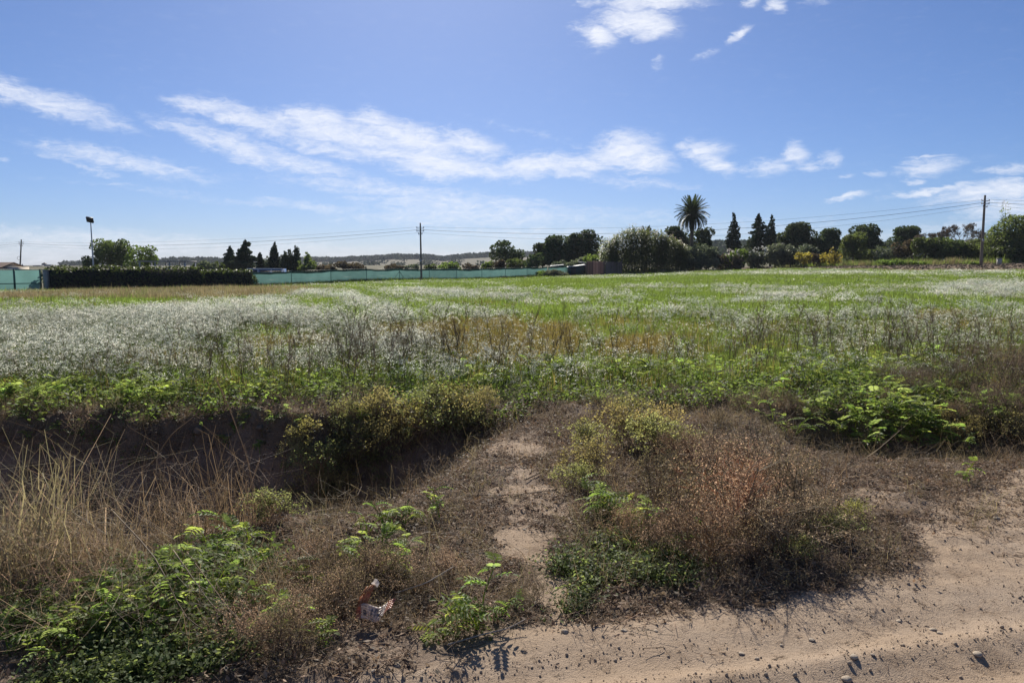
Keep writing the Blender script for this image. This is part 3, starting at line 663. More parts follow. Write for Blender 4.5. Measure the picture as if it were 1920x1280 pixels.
def make_tree(kind, label, cat, u0, u1, vt, vb, Y, style, mat, group=None, trunk=True, dens=None, size=None, seed=0, bark='bark', extra=None, base_v=None):
    """a tree standing Y metres off, crown spanning the given bearings; its own trunk, limbs and foliage"""
    global rng
    rng = np.random.default_rng(1000 + seed + int(u0))
    uc = (u0 + u1) / 2; top = P(uc, vt, Y); bot = P(uc, vb + (4 if style in ('pine', 'round') else 0), Y); Wd = (u1 - u0) / F * Y * 1.16; x, y = top[0], Y
    z0 = gz(x, y); ht = top[2] - z0; cb = max(bot[2] - z0, 0.0); Hc = ht - cb
    root = thing(kind, label, cat, (x, y, z0), group)
    size = size or max(.22, .0030 * Y); k = dens or 1.0
    if style == 'round':
        bl = [(0, 0, cb + Hc * .48, Wd * .36, Wd * .36, Hc * .44)]
        for i in range(11):
            a = rng.random() * 6.283; rr = Wd * rng.uniform(.16, .34); h = cb + Hc * rng.uniform(.18, .84); s = rng.uniform(.16, .27)
            wz = 1 - .45 * max(0, (h - cb) / Hc - .45)
            bl.append((math.cos(a) * rr * wz, math.sin(a) * rr * wz, h, Wd * s * .8, Wd * s * .8, min(Hc * s * .95, ht - h)))
    elif style == 'pine':
        bl = [(0, 0, cb + Hc * .42, Wd * .34, Wd * .3, Hc * .34)]
        for i in range(13):
            f = i / 12; a = rng.random() * 6.283; rr = Wd * .36 * rng.uniform(.2, 1) * (1 - .5 * f); h = cb + Hc * (.25 + .6 * f); s = rng.uniform(.19, .27) * (1.2 - .3 * f)
            bl.append((math.cos(a) * rr, math.sin(a) * rr, h, Wd * s, Wd * s, min(Hc * s * .8, ht - h)))
        bl.append((Wd * rng.uniform(-.08, .08), 0, ht - Hc * .2, Wd * .26, Wd * .26, Hc * .2))
    elif style == 'cypress':
        bl = []
        for i in range(12):
            f = i / 11; r = Wd * .5 * (math.sin(math.pi * min(1, (f * .84 + .16))) ** .6 * (1 - f * .55)) * rng.uniform(.8, 1.06)
            bl.append((rng.normal(0, Wd * .03), 0, cb + Hc * (.03 + .9 * f), r, r, Hc * .11))
        bl.append((0, 0, ht - Hc * .06, Wd * .07, Wd * .07, Hc * .06))
    elif style == 'conifer':
        bl = []
        for i in range(34):
            f = (i / 33); h = cb + Hc * (.04 + .9 * f); a = i * 2.4 + rng.random(); r = Wd * .72 * (1 - f) ** .8 * rng.uniform(.4, 1.2) + .12
            for t in (.35, .75): bl.append((math.cos(a) * r * t, math.sin(a) * r * t, h - Hc * .03 * t, r * .36 + .1, r * .36 + .1, Hc * .035))
        bl.append((0, 0, ht - Hc * .08, Wd * .05, Wd * .05, Hc * .08))
    elif style == 'upright':
        bl = []
        for i in range(16):
            a = rng.random() * 6.283; rr = Wd * .40 * math.sqrt(rng.random()); hh = Hc * (1 - .55 * (rr / (Wd * .5)) ** 1.5) * rng.uniform(.75, 1)
            bl.append((math.cos(a) * rr, math.sin(a) * rr, cb + hh * .5, Wd * .10, Wd * .10, hh * .5))
    elif style == 'shrub':
        bl = [(0, 0, cb + Hc * .35, Wd * .36, Wd * .3, Hc * .42)]
        for i in range(8):
            a = rng.random() * 6.283; rr = Wd * rng.uniform(.15, .36); s = rng.uniform(.14, .24); h = cb + Hc * rng.uniform(.2, .75)
            bl.append((math.cos(a) * rr, math.sin(a) * rr, h, Wd * s, Wd * s, min(Hc * s * 1.3, ht - h)))
    if extra: bl = extra(bl, Wd, Hc, cb, ht)
    q, c = blob_cards(bl, k * 2.4 / (size * size), size)
    q[..., 2] = np.maximum(q[..., 2], .02)
    m = MB(); m.quads(q, c); link('crown', m.mesh(kind + ' crown', [mat]), root)
    if trunk:
        r0 = max(.07, .022 * ht + .01 * Wd); pts = [(0, 0, -.1), (rng.normal(0, .04 * ht), rng.normal(0, .03 * ht), ht * .4), (0, 0, ht * .8)]
        seg = [(pts, [r0, r0 * .7, r0 * .25])]
        for b_ in bl[1:8]: seg.append(([(pts[1][0], pts[1][1], ht * .35), (b_[0] * .5 + pts[1][0] * .5, b_[1] * .5, (ht * .35 + b_[2]) / 2 + .1), (b_[0], b_[1], b_[2])], [r0 * .5, r0 * .35, r0 * .12]))
        link('trunk', trunk_mesh(seg, bark), root)
    return root
T = make_tree
# left of the fence
T('broadleaf_tree', 'dark bushy broadleaf tree behind the ivy hedge right of the floodlight mast', 'tree', 172, 244, 447, 503, 118, 'round', 'broad', seed=1)
T('broadleaf_tree', 'pale green airy broadleaf tree behind the ivy hedge', 'tree', 230, 298, 459, 506, 112, 'round', 'lightleaf', seed=2, dens=.55)
T('shrub', 'small dark shrub at the foot of the floodlight mast', 'shrub', 151, 184, 477, 506, 114, 'shrub', 'broad', seed=3)
T('shrub', 'low dark shrub just right of the flat pergola roof', 'shrub', 357, 384, 487, 516, 100, 'upright', 'broad', seed=4)
T('shrub', 'grey green round shrub left of the crooked conifers', 'shrub', 374, 404, 486, 516, 99, 'shrub', 'olive', seed=5)
T('shrub', 'dark upright shrub hard against the crooked conifers', 'shrub', 398, 422, 484, 516, 101, 'upright', 'broad', seed=6)
T('conifer_tree', 'shorter of the two crooked dark conifers behind the left hedge', 'tree', 416, 446, 461, 514, 122, 'conifer', 'cypress', seed=7, dens=2.2)
def lean(bl, Wd, Hc, cb, ht):
    return [(x + Wd * .16 * max(0, (z - cb) / Hc - .45) * 2 - .05 * Wd, y, z, rx * 1.15, ry, rz * 1.3) for x, y, z, rx, ry, rz in bl] + [(Wd * .42, 0, cb + Hc * .45, Wd * .13, Wd * .1, Hc * .06), (Wd * .24, 0, cb + Hc * .47, Wd * .16, Wd * .1, Hc * .06), (Wd * .2, 0, ht - Hc * .11, Wd * .12, Wd * .08, Hc * .07)]
T('conifer_tree', 'taller crooked dark conifer with a lopsided leaning top', 'tree', 432, 476, 451, 514, 120, 'conifer', 'cypress', seed=8, extra=lean, dens=2.2)
T('conifer_tree', 'small dark conifer between the crooked conifers and the stout cypress', 'tree', 478, 496, 474, 512, 128, 'conifer', 'cypress', seed=9, dens=1.4)
T('shrub', 'pale shrub tucked beside the stout cypress', 'shrub', 492, 506, 480, 512, 132, 'shrub', 'olive', seed=10)
T('cypress_tree', 'stout pointed cypress behind the long blue shelter', 'tree', 500, 529, 455, 512, 126, 'cypress', 'cypress', seed=11, dens=1.3)
T('feathery_tree', 'wide dark feathery tree right of the stout cypress', 'tree', 524, 572, 457, 512, 124, 'upright', 'cypress', seed=12, dens=1.8)
T('feathery_tree', 'thin feathery tree with sky showing through, at the end of the left grove', 'tree', 560, 590, 466, 505, 122, 'upright', 'broad', seed=13, dens=.8)
T('shrub', 'low dark shrub under the thin feathery tree', 'shrub', 556, 592, 489, 513, 120, 'shrub', 'broad', seed=14)
# in the gap behind the fence
for i, (a, b, t, lb, mt) in enumerate([(636, 692, 488, 'wide brown shrub in the open gap left of the tallest middle pole', 'brownleaf'), (592, 632, 495, 'faint low shrub at the left end of the open gap', 'brownleaf'), (722, 758, 494, 'small brown shrub left of the middle pole', 'brownleaf'),
        (758, 786, 493, 'olive green shrub just left of the middle pole', 'olive'), (796, 818, 494, 'small dark shrub just right of the middle pole', 'broad'), (820, 864, 489, 'green shrub in the open gap right of the middle pole', 'lightleaf'), (866, 900, 494, 'low brown shrub before the round pine', 'brownleaf')]):
    T('shrub', lb, 'shrub', a, b, t, 512, 150, 'shrub', mt, seed=20 + i, trunk=False)
def stone(bl, Wd, Hc, cb, ht): return [(-Wd * .1, 0, ht - Hc * .16, Wd * .2, Wd * .2, Hc * .16), (-Wd * .12, 0, ht - Hc * .42, Wd * .36, Wd * .3, Hc * .26), (-Wd * .22, 0, cb + Hc * .3, Wd * .28, Wd * .3, Hc * .26), (Wd * .1, 0, cb + Hc * .3, Wd * .26, Wd * .26, Hc * .28), (Wd * .34, 0, cb + Hc * .34, Wd * .17, Wd * .2, Hc * .24), (Wd * .24, 0, cb + Hc * .2, Wd * .2, Wd * .2, Hc * .2)]
T('pine_tree', 'lone rounded pine at the left end of the pine row', 'tree', 921, 980, 449, 488, 140, 'pine', 'pine', seed=30, extra=stone)
T('shrub', 'yellowish green shrub below the lone rounded pine on its left', 'shrub', 902, 928, 487, 506, 128, 'shrub', 'lightleaf', seed=31, trunk=False)
T('shrub', 'dark brown shrub right under the lone rounded pine', 'shrub', 922, 950, 486, 506, 126, 'shrub', 'brownleaf', seed=32, trunk=False)
T('shrub', 'green flat shrub between the lone pine and the taller pines', 'shrub', 948, 996, 484, 506, 128, 'shrub', 'broad', seed=33, trunk=False)
T('pine_tree', 'low sloping pine at the left foot of the tall pines', 'tree', 995, 1042, 455, 496, 134, 'pine', 'pine', seed=34)
T('pine_tree', 'broad domed pine, tall and solid, left of the see-through pine', 'tree', 1016, 1070, 440, 498, 132, 'pine', 'pine', seed=35, extra=lambda bl, Wd, Hc, cb, ht: bl + [(0, 0, cb + Hc * .35, Wd * .36, Wd * .3, Hc * .36), (Wd * .12, 0, ht - Hc * .22, Wd * .34, Wd * .3, Hc * .2)])
T('shrub', 'round dark bush in front of the low sloping pine', 'shrub', 986, 1018, 474, 506, 124, 'shrub', 'pine', seed=36)
T('pine_tree', 'tallest pine with sky showing through its crown beside the cane bed', 'tree', 1054, 1100, 436, 500, 130, 'pine', 'pine', seed=37)
T('pine_tree', 'airy right hand pine leaning towards the cane bed', 'tree', 1076, 1131, 430, 480, 128, 'pine', 'pine', seed=38, dens=.5)
T('shrub', 'olive green bush behind the white roofed sheds', 'shrub', 1060, 1104, 478, 510, 122, 'shrub', 'olive', seed=39)
T('shrub', 'pale green bush between the sheds and the cane bed', 'shrub', 1092, 1132, 474, 510, 121, 'shrub', 'lightleaf', seed=40)
T('shrub', 'greyish bush behind the end of the green fence', 'shrub', 1030, 1066, 484, 508, 123, 'shrub', 'olive', seed=41)
# the right half
T('pine_tree', 'dome shaped pine left of the palm trunk', 'tree', 1243, 1294, 424, 470, 130, 'pine', 'pine', seed=42)
T('broadleaf_tree', 'dark rounded tree right of the palm trunk', 'tree', 1290, 1340, 425, 478, 128, 'round', 'pine', seed=43)
T('shrub', 'dark low growth around the foot of the palm', 'shrub', 1272, 1330, 455, 505, 126, 'shrub', 'pine', seed=44)
T('olive_tree', 'grey olive tree with dark shade below, right beside the cane bed', 'tree', 1266, 1316, 459, 503, 117, 'round', 'olive', seed=45)
T('olive_tree', 'second grey olive tree, bigger, with its trunk in view', 'tree', 1302, 1348, 458, 503, 116, 'round', 'olive', seed=46)
T('shrub', 'purplish brown bare shrub right of the olive trees', 'shrub', 1336, 1372, 471, 509, 116, 'shrub', 'brownleaf', seed=47, dens=.7)
T('cypress_tree', 'tall narrow cypress standing alone right of the palm', 'tree', 1362, 1391, 399, 474, 132, 'cypress', 'cypress', seed=48, dens=1.3, extra=lambda bl, Wd, Hc, cb, ht: [(x, y, z, rx * (.55 if z > cb + Hc * .72 else 1.1), ry, rz) for x, y, z, rx, ry, rz in bl])
def with_flecks(t, u0, u1, v0, v1, Y, n):
    m = MB(); c = np.array([P(rng.uniform(u0, u1), rng.uniform(v0, v1), Y - rng.uniform(.2, 1.0)) for _ in range(n)]) - np.array(t.location)
    for k in range(5): m.quads(cards(c + rng.normal(0, .12, c.shape), .3, None, .8))
    tag(link('flower_heads', m.mesh('flower heads', ['fleck']), t), None, None, kind='stuff')
with_flecks(T('flowering_shrub', 'green shrub with white flower heads below the lone cypress', 'shrub', 1350, 1404, 464, 507, 118, 'shrub', 'lightleaf', seed=49, dens=.8), 1358, 1400, 468, 486, 116.5, 16)
with_flecks(T('flowering_shrub', 'olive green shrub with white flower heads below the twin conifers', 'shrub', 1396, 1444, 462, 506, 119, 'shrub', 'olive', seed=50), 1402, 1442, 462, 476, 117.5, 14)
T('shrub', 'dark shrub in front of the white flowering shrubs', 'shrub', 1368, 1394, 478, 508, 115, 'shrub', 'brownleaf', seed=51)
T('conifer_tree', 'left of the twin conifers, ragged with drooping boughs', 'tree', 1404, 1442, 400, 470, 136, 'conifer', 'cypress', seed=52, dens=1.3)
T('cypress_tree', 'right of the twin conifers, a smooth narrow cypress', 'tree', 1434, 1460, 404, 472, 134, 'cypress', 'cypress', seed=53, dens=1.3)
T('shrub', 'small dark pine bush on the left of the twin conifers', 'shrub', 1400, 1424, 442, 474, 138, 'shrub', 'pine', seed=54)
T('olive_tree', 'grey green olive tree in front of the twin conifers', 'tree', 1432, 1478, 455, 503, 118, 'round', 'olive', seed=55)
T('olive_tree', 'grey olive tree left of the yellow leaved shrubs', 'tree', 1462, 1506, 458, 503, 117, 'round', 'olive', seed=56)
T('olive_tree', 'olive tree rising behind the smaller yellow shrub', 'tree', 1490, 1534, 452, 498, 120, 'round', 'olive', seed=57)
T('pine_tree', 'large domed pine with a bumpy crown right of the twin conifers', 'tree', 1458, 1530, 417, 474, 136, 'pine', 'pine', seed=58)
T('pine_tree', 'smaller domed pine between the bumpy pine and the dark peaked pine', 'tree', 1526, 1586, 427, 478, 134, 'pine', 'pine', seed=59)
T('yellow_shrub', 'smaller yellow leaved shrub at the edge of the ploughed field', 'shrub', 1494, 1524, 471, 495, 112, 'shrub', 'yellowleaf', seed=60, dens=.6)
T('yellow_shrub', 'taller bright yellow shrub against the dark round tree', 'shrub', 1536, 1580, 460, 497, 111, 'upright', 'yellowleaf', seed=61, dens=.5)
T('shrub', 'dull brown shrub between the two yellow shrubs', 'shrub', 1518, 1546, 468, 496, 113, 'shrub', 'brownleaf', seed=62)
T('pine_tree', 'dark peaked pine, the highest of the right hand pine row', 'tree', 1588, 1658, 419, 484, 130, 'pine', 'pine', seed=63, extra=lambda bl, Wd, Hc, cb, ht: bl + [(0, 0, cb + Hc * .4, Wd * .42, Wd * .3, Hc * .4)])
T('broadleaf_tree', 'dark round tree in front of the peaked pine, right of the yellow shrubs', 'tree', 1572, 1630, 434, 499, 114, 'round', 'broad', seed=64)
T('shrub', 'dark undergrowth below the peaked pine', 'shrub', 1610, 1664, 462, 500, 116, 'shrub', 'broad', seed=65)
T('pine_tree', 'flat topped far pine left of the bare thicket', 'tree', 1668, 1740, 423, 470, 134, 'pine', 'pine', seed=66)
T('shrub', 'olive brown bush left of the dark thicket', 'shrub', 1640, 1690, 455, 497, 110, 'shrub', 'olive', seed=67, dens=.7)
T('shrub', 'rust tinged bush against the dark thicket', 'shrub', 1674, 1726, 447, 496, 108, 'shrub', 'brownleaf', seed=68, dens=.8)
T('broadleaf_tree', 'dark green tree at the left end of the thicket', 'tree', 1708, 1764, 440, 494, 104, 'round', 'broad', seed=69)
T('broadleaf_tree', 'dark tree in the middle of the thicket with a forked pale trunk', 'tree', 1748, 1816, 444, 490, 103, 'round', 'broad', seed=70, bark='palebark')
T('broadleaf_tree', 'dark tree of the thicket right behind the right hand pole', 'tree', 1802, 1868, 442, 492, 102, 'round', 'broad', seed=71)
T('broadleaf_tree', 'tall dark tree right of the right hand pole, cut by the frame', 'tree', 1852, 1960, 397, 494, 98, 'round', 'broad', seed=72, extra=lambda bl, Wd, Hc, cb, ht: bl + [(-Wd * .3, -1, cb + Hc * .45, Wd * .2, Wd * .2, Hc * .3), (0, 0, cb + Hc * .3, Wd * .5, Wd * .4, Hc * .32)])
T('shrub', 'dark shrub at the foot of the tall tree by the right edge', 'shrub', 1862, 1936, 455, 497, 95, 'shrub', 'broad', seed=73)
for i, (a, b, t, Y, lb) in enumerate([(1652, 1700, 487, 98, 'low grassy green mound at the far edge of the ploughed soil, left one'), (1694, 1748, 488, 97, 'low grassy green mound at the far edge of the ploughed soil, right one'), (1818, 1842, 490, 88, 'small green tuft at the foot of the right hand pole')]):
    T('grass_mound', lb, 'grass tuft', a, b, t, 502, Y, 'shrub', 'lightleaf', seed=80 + i, trunk=False)
# leafless tree: twigs and branches only
def bare_tree(label, u0, u1, vt, vb, Y, seed):
    global rng
    rng = np.random.default_rng(seed); uc = (u0 + u1) / 2; top = P(uc, vt, Y); x = top[0]; z0 = gz(x, Y); ht = top[2] - z0; Wd = (u1 - u0) / F * Y
    root = thing('bare_tree', label, 'tree', (x, Y, z0))
    a_ = np.arange(9) * .7 + rng.random(); p = np.c_[np.cos(a_) * Wd * .10, np.sin(a_) * Wd * .08, np.full(9, ht * .42)]; d = np.c_[np.cos(a_) * 1.1, np.sin(a_) * .8, np.ones(9)]; d /= np.linalg.norm(d, axis=1, keepdims=True)
    L_ = ht * .2; r = .06; tm, bm = MB(), MB(); tm.path([(0, 0, -.1), (.05, 0, ht * .15), (0, 0, ht * .30)], [.18, .15, .12], 6); tm.tubes(np.zeros((9, 3)) + [0, 0, ht * .28], p, .08, .06, 4)
    ctr = np.array([0, 0, ht * .55]); rad = np.array([Wd * .54, Wd * .4, ht * .46])
    for lev in range(6):
        q = p + d * (L_ * rng.uniform(.7, 1.2, len(p)))[:, None]
        e = np.linalg.norm((q - ctr) / rad, axis=1); lim = rng.uniform(.86, 1.04, len(e)); over = np.maximum(e / lim, 1)[:, None]; q = ctr + (q - ctr) / over
        (tm if lev < 1 else bm).tubes(p, q, r, r * .6, 4 if lev < 3 else 3)
        k = 3 if lev < 4 else 4
        p = np.repeat(q, k, 0); d = np.repeat(d, k, 0) + rand_dirs(len(p)) * .7; d /= np.linalg.norm(d, axis=1, keepdims=True)
        L_ *= .62; r = max(r * .62, .022)
    link('trunk', tm.mesh('bare trunk', ['palebark']), root); link('branches', bm.mesh('bare branches', ['palebark']), root); m = MB(); k_ = rng.random(len(p)) < .35; m.quads(cards(p[k_] + rng.normal(0, .08, p[k_].shape), .15, None, .5), tint(int(k_.sum()), .6, 1.2)); link('dry_leaves', m.mesh('dry leaves', ['brownleaf']), root)['kind'] = 'stuff'
bare_tree('leafless pale tree spreading above the thicket left of the right hand pole', 1756, 1846, 408, 450, 108, 5)
bare_tree('smaller leafless tree above the thicket, left of the larger leafless tree', 1718, 1772, 425, 455, 109, 6)

# palm
def palm(label, u, vt, vc, Y, seed, nf=58, fl=3.1, trunk_r=.26):
    global rng
    rng = np.random.default_rng(seed); top = P(u, vc, Y); x = top[0]; z0 = gz(x, Y); ht = top[2] - z0
    root = thing('palm_tree', label, 'palm', (x, Y, z0))
    zz = np.linspace(-.2, ht, 26); rr = trunk_r * (1 + .05 * np.cos(np.arange(26) * math.pi)) * np.interp(zz, [0, 1, ht - 1, ht], [1.35, 1.05, .95, 1.25])
    m = MB(); m.path(np.c_[0 * zz, 0 * zz, zz], rr, 10); link('trunk', m.mesh('palm trunk', ['bark'], True), root)
    # skirt of old frond bases under the head
    m = MB(); n = 60; a = rng.random(n) * 6.283; h = ht - rng.random(n) * .9
    p0 = np.c_[np.cos(a) * .2, np.sin(a) * .2, h - .1]; m.tubes(p0, np.c_[np.cos(a) * .48, np.sin(a) * .48, h + .28], .06, .03, 4); link('frond_bases', m.mesh('frond bases', ['bark']), root)
    tpl = []
    for k in range(6):
        b = MB(); t = np.linspace(0, 1, 12); dr = [.25, .55, .8, 1.0, 1.1, 1.15][k]
        ang = dr * 1.35 * t ** 1.3; ds = fl / 11
        rx = np.r_[0, np.cumsum(np.cos(ang[1:]) * ds)]; rz = np.r_[0, -np.cumsum(np.sin(ang[1:]) * ds)]
        rach = np.c_[rx, 0 * rx, rz]; b.path(rach, np.linspace(.035, .01, 12), 4)
        nl = 46; tt = np.linspace(.14, .99, nl); cx = np.interp(tt, t, rx); cz = np.interp(tt, t, rz); ln = .62 * np.sin(math.pi * np.clip(tt * .82 + .14, 0, 1)) ** .7
        for s in (-1, 1):
            b0 = np.c_[cx, 0 * cx, cz]; w_ = np.c_[np.full(nl, .042), 0 * cx, 0 * cx]
            tip = b0 + np.c_[ln * .62, s * ln * .72, -ln * (.25 + .45 * rng.random(nl))]
            b.tris(np.stack([b0 - w_, b0 + w_, tip], 1), tint(nl, .7, 1.25))
        tpl.append(b.mesh('frond', ['palm']))
    for i in range(nf):
        f = i / (nf - 1); elev = R(84 - 128 * f ** .85 + rng.normal(0, 4)); k = min(5, int(f * 6))
        o = link('frond', tpl[k], root, (0, 0, ht - .05 + .2 * (1 - f))); o.rotation_euler = Euler((0, -elev, i * 2.399 + rng.normal(0, .1)), 'XYZ'); o.scale = (1 - .12 * f * rng.random(),) * 3
palm('tall date palm with a full drooping head on the skyline', 1298, 347, 402, 118, 21, 84, 3.0)
palm('short bushy palm top poking out of the cane bed', 1212, 424, 446, 122, 22, 30, 1.9, .2)

# cane beds
def cane_bed(label, u0, u1, vts, vb, Y, n, seed, plumes=.5):
    global rng
    rng = np.random.default_rng(seed); uc = (u0 + u1) / 2; x0 = (uc - 960) / F * Y; z0 = gz(x0, Y); root = thing('cane_bed', label, 'cane bed', (x0, Y, z0))
    u = rng.uniform(u0, u1, n); dy = rng.uniform(0, 4.0, n); vt = np.interp(u, *vts) + rng.exponential(7, n) + rng.normal(0, 2, n)
    top = np.array([P(a, b, Y + c) for a, b, c in zip(u, vt, dy)]); base = top.copy(); base[:, 2] = H(top[:, 0], top[:, 1], False)
    base[:, :2] -= rng.normal(0, .25, (n, 2)); off = np.array([x0, Y, z0]); top -= off; base -= off
    m = MB(); m.tubes(base, base * .45 + top * .55, .016, .013, 3); m.tubes(base * .45 + top * .55, top, .013, .006, 3); link('stems', m.mesh('cane stems', ['cane']), root)['kind'] = 'stuff'
    m = MB(); per = 20; i = np.repeat(np.arange(n), per); f = rng.random(len(i)) ** .75 * .98; c = base[i] * (1 - f[:, None]) + top[i] * f[:, None]
    a = rng.random(len(i)) * 6.283; L_ = rng.uniform(.5, 1.0, len(i)); d = np.c_[np.cos(a) * .7, np.sin(a) * .7, rng.uniform(-.25, .75, len(i))]
    s = np.c_[-np.sin(a), np.cos(a), 0 * a] * .085; mid = c + d * (L_ * .5)[:, None]; tip = c + d * L_[:, None] - np.c_[0 * a, 0 * a, L_ * .3]
    col = tint(len(i), .55, 1.2); m.quads(np.stack([c, mid - s, tip, mid + s], 1), col); link('leaves', m.mesh('cane leaves', ['cane']), root)['kind'] = 'stuff'
    k = rng.random(n) < plumes; pt = top[k]; m = MB()
    for j in range(5):
        cc = pt + rng.normal(0, 1, (len(pt), 3)) * [.07, .07, .16] + [0, 0, .05 * j]; m.quads(cards(cc, .22, None, .35), tint(len(pt), .7, 1.1))
    tag(link('plumes', m.mesh('cane plumes', ['plume']), root), None, None, kind='stuff')
cane_bed('big bed of tall green canes with pale plumes left of the palm', 1142, 1288, ([1142, 1165, 1190, 1215, 1240, 1262, 1288], [450, 428, 424, 428, 434, 444, 460]), 512, 113, 620, 31, .12)
cane_bed('small outlying clump of canes on the left of the cane bed', 1124, 1152, ([1124, 1136, 1152], [462, 446, 452]), 512, 115, 60, 32, .35)
cane_bed('few tall thin canes beside the tall tree at the right edge', 1872, 1896, ([1872, 1880, 1896], [392, 378, 384]), 490, 101, 7, 33, .9)
#SPLIT3
# ------------------------------------------------------------------ fence, hedges, gate, sheds, poles
DT = 0.0699
tdir = np.array([44, 57.]) / math.hypot(44, 57); FRZ = math.atan2(tdir[1], tdir[0]); fn = np.array([tdir[1], -tdir[0]])   # fn points towards the camera side
def net_fence(label, ts, hgt, brace=()):
    p0 = fence_p(ts[0]); root = thing('net_fence', label, 'fence', (p0[0], p0[1], gz(*p0)))
    O = np.array(root.location); tops = []
    for k, t in enumerate(ts):
        p = fence_p(t); z = gz(*p); b = np.array([p[0], p[1], z]) - O; tops.append(b + [0, 0, hgt])
        m = MB(); m.path([b - [0, 0, .3], b + [0, 0, hgt + .08]], .032, 6); link('post', m.mesh('fence post', ['greenmetal'], True), root)
        if k in brace:
            for s in (-1, 1):
                m = MB(); q = b + np.r_[tdir * s * 1.25, 0]; m.path([q, b + [0, 0, hgt * .8]], .024, 6); link('brace', m.mesh('fence brace', ['greenmetal'], True), root)
    for k in range(len(ts) - 1):
        pts = []; nn = 9; b = MB()
        for row, f in enumerate((.03, .36, .7, .97)):
            for j in range(nn):
                a = j / (nn - 1); t = ts[k] + (ts[k + 1] - ts[k]) * a; p = fence_p(t); z = gz(*p) + hgt * f - ((.07 + .05 * math.sin(k * 2.3)) * math.sin(math.pi * a) + .02 * math.sin(j * 2.1 + k) if row == 3 else 0)
                bul = .045 * math.sin(math.pi * a) * math.sin(f * 3) + .02 * math.sin(7 * a + k)
                pts.append([p[0] - fn[0] * bul, p[1] - fn[1] * bul, z] - O)
        pts = np.array(pts); b.v = [pts]; b.c = [np.ones((len(pts), 3))]; b.n = len(pts); ix = np.arange(len(pts)).reshape(4, nn)
        b.f4 = [np.stack([ix[:-1, :-1], ix[:-1, 1:], ix[1:, 1:], ix[1:, :-1]], -1).reshape(-1, 4)]; b.m4 = [np.zeros(3 * (nn - 1), int)]
        link('net_panel', b.mesh('net panel', ['net'], True), root)
        m = MB(); hz = pts.reshape(4, nn, 3); o_ = np.r_[fn * .015, 0]; m.quads(np.stack([hz[3, :-1] - [0, 0, .17] + o_, hz[3, 1:] - [0, 0, .17] + o_, hz[3, 1:] + o_, hz[3, :-1] + o_], 1)); link('hem', m.mesh('net hem', ['hem']), root)
        for f in (.99, .5):
            m = MB(); a_ = tops[k] - [0, 0, hgt * (1 - f)] + [fn[0] * .04, fn[1] * .04, 0]; c_ = tops[k + 1] - [0, 0, hgt * (1 - f)] + [fn[0] * .04, fn[1] * .04, 0]
            m.path([a_, c_], .014 if f > .9 else .006, 4); link('wire', m.mesh('fence wire', ['wire']), root)
    return root
net_fence('long green windbreak net fence along the far edge of the field', [.342 + DT * i for i in range(-1, 10)], 1.66, brace=(4,))
net_fence('short green net fence running on behind the bushes before the sheds', [.342 + DT * 9 + .004, .342 + DT * 10, .342 + DT * 10.7], 1.62)
# left end: framed green gate panels with a mid rail
def gate_fence():
    us = [-64, 30, 79]; ts = [fence_t(u) for u in us]; p = fence_p(ts[1]); root = thing('green_gate', 'green framed gate panels with a middle rail at the left edge', 'gate', (p[0], p[1], gz(*p))); O = np.array(root.location)
    hgt = 1.80; B = []
    for t in ts:
        q = fence_p(t); b = np.array([q[0], q[1], gz(*q)]) - O; B.append(b); m = MB(); m.box(b + [0, 0, hgt / 2], (.10, .10, hgt + .1), FRZ); link('post', m.mesh('gate post', ['greenmetal']), root)
    for k in (0, 1):
        for f in (.03, .42, 1.0):
            m = MB(); m.path([B[k] + [0, 0, hgt * f], B[k + 1] + [0, 0, hgt * f]], .035, 6); link('rail', m.mesh('gate rail', ['greenmetal'], True), root)
        for lo, hi in ((.05, .41), (.43, .98)):
            a, c = B[k] + np.r_[tdir * .06, 0], B[k + 1] - np.r_[tdir * .06, 0]; off = np.r_[-fn * .03, 0]; m = MB()
            m.quads([[a + off + [0, 0, hgt * lo], c + off + [0, 0, hgt * lo], c + off + [0, 0, hgt * hi], a + off + [0, 0, hgt * hi]]]); link('net_panel', m.mesh('gate net', ['gatenet']), root)
gate_fence()
q = fence_p(fence_t(86)); z = gz(*q); m = MB(); m.box((0, 0, .86), (.34, .34, 1.76), FRZ); m.box((0, 0, 1.78), (.42, .42, .08), FRZ)
tag(link('gate_pillar', m.mesh('gate pillar', ['concrete']), None, (q[0] + fn[0] * .35, q[1] + fn[1] * .35, z)), 'grey concrete pillar between the green gate and the ivy hedge', 'pillar')
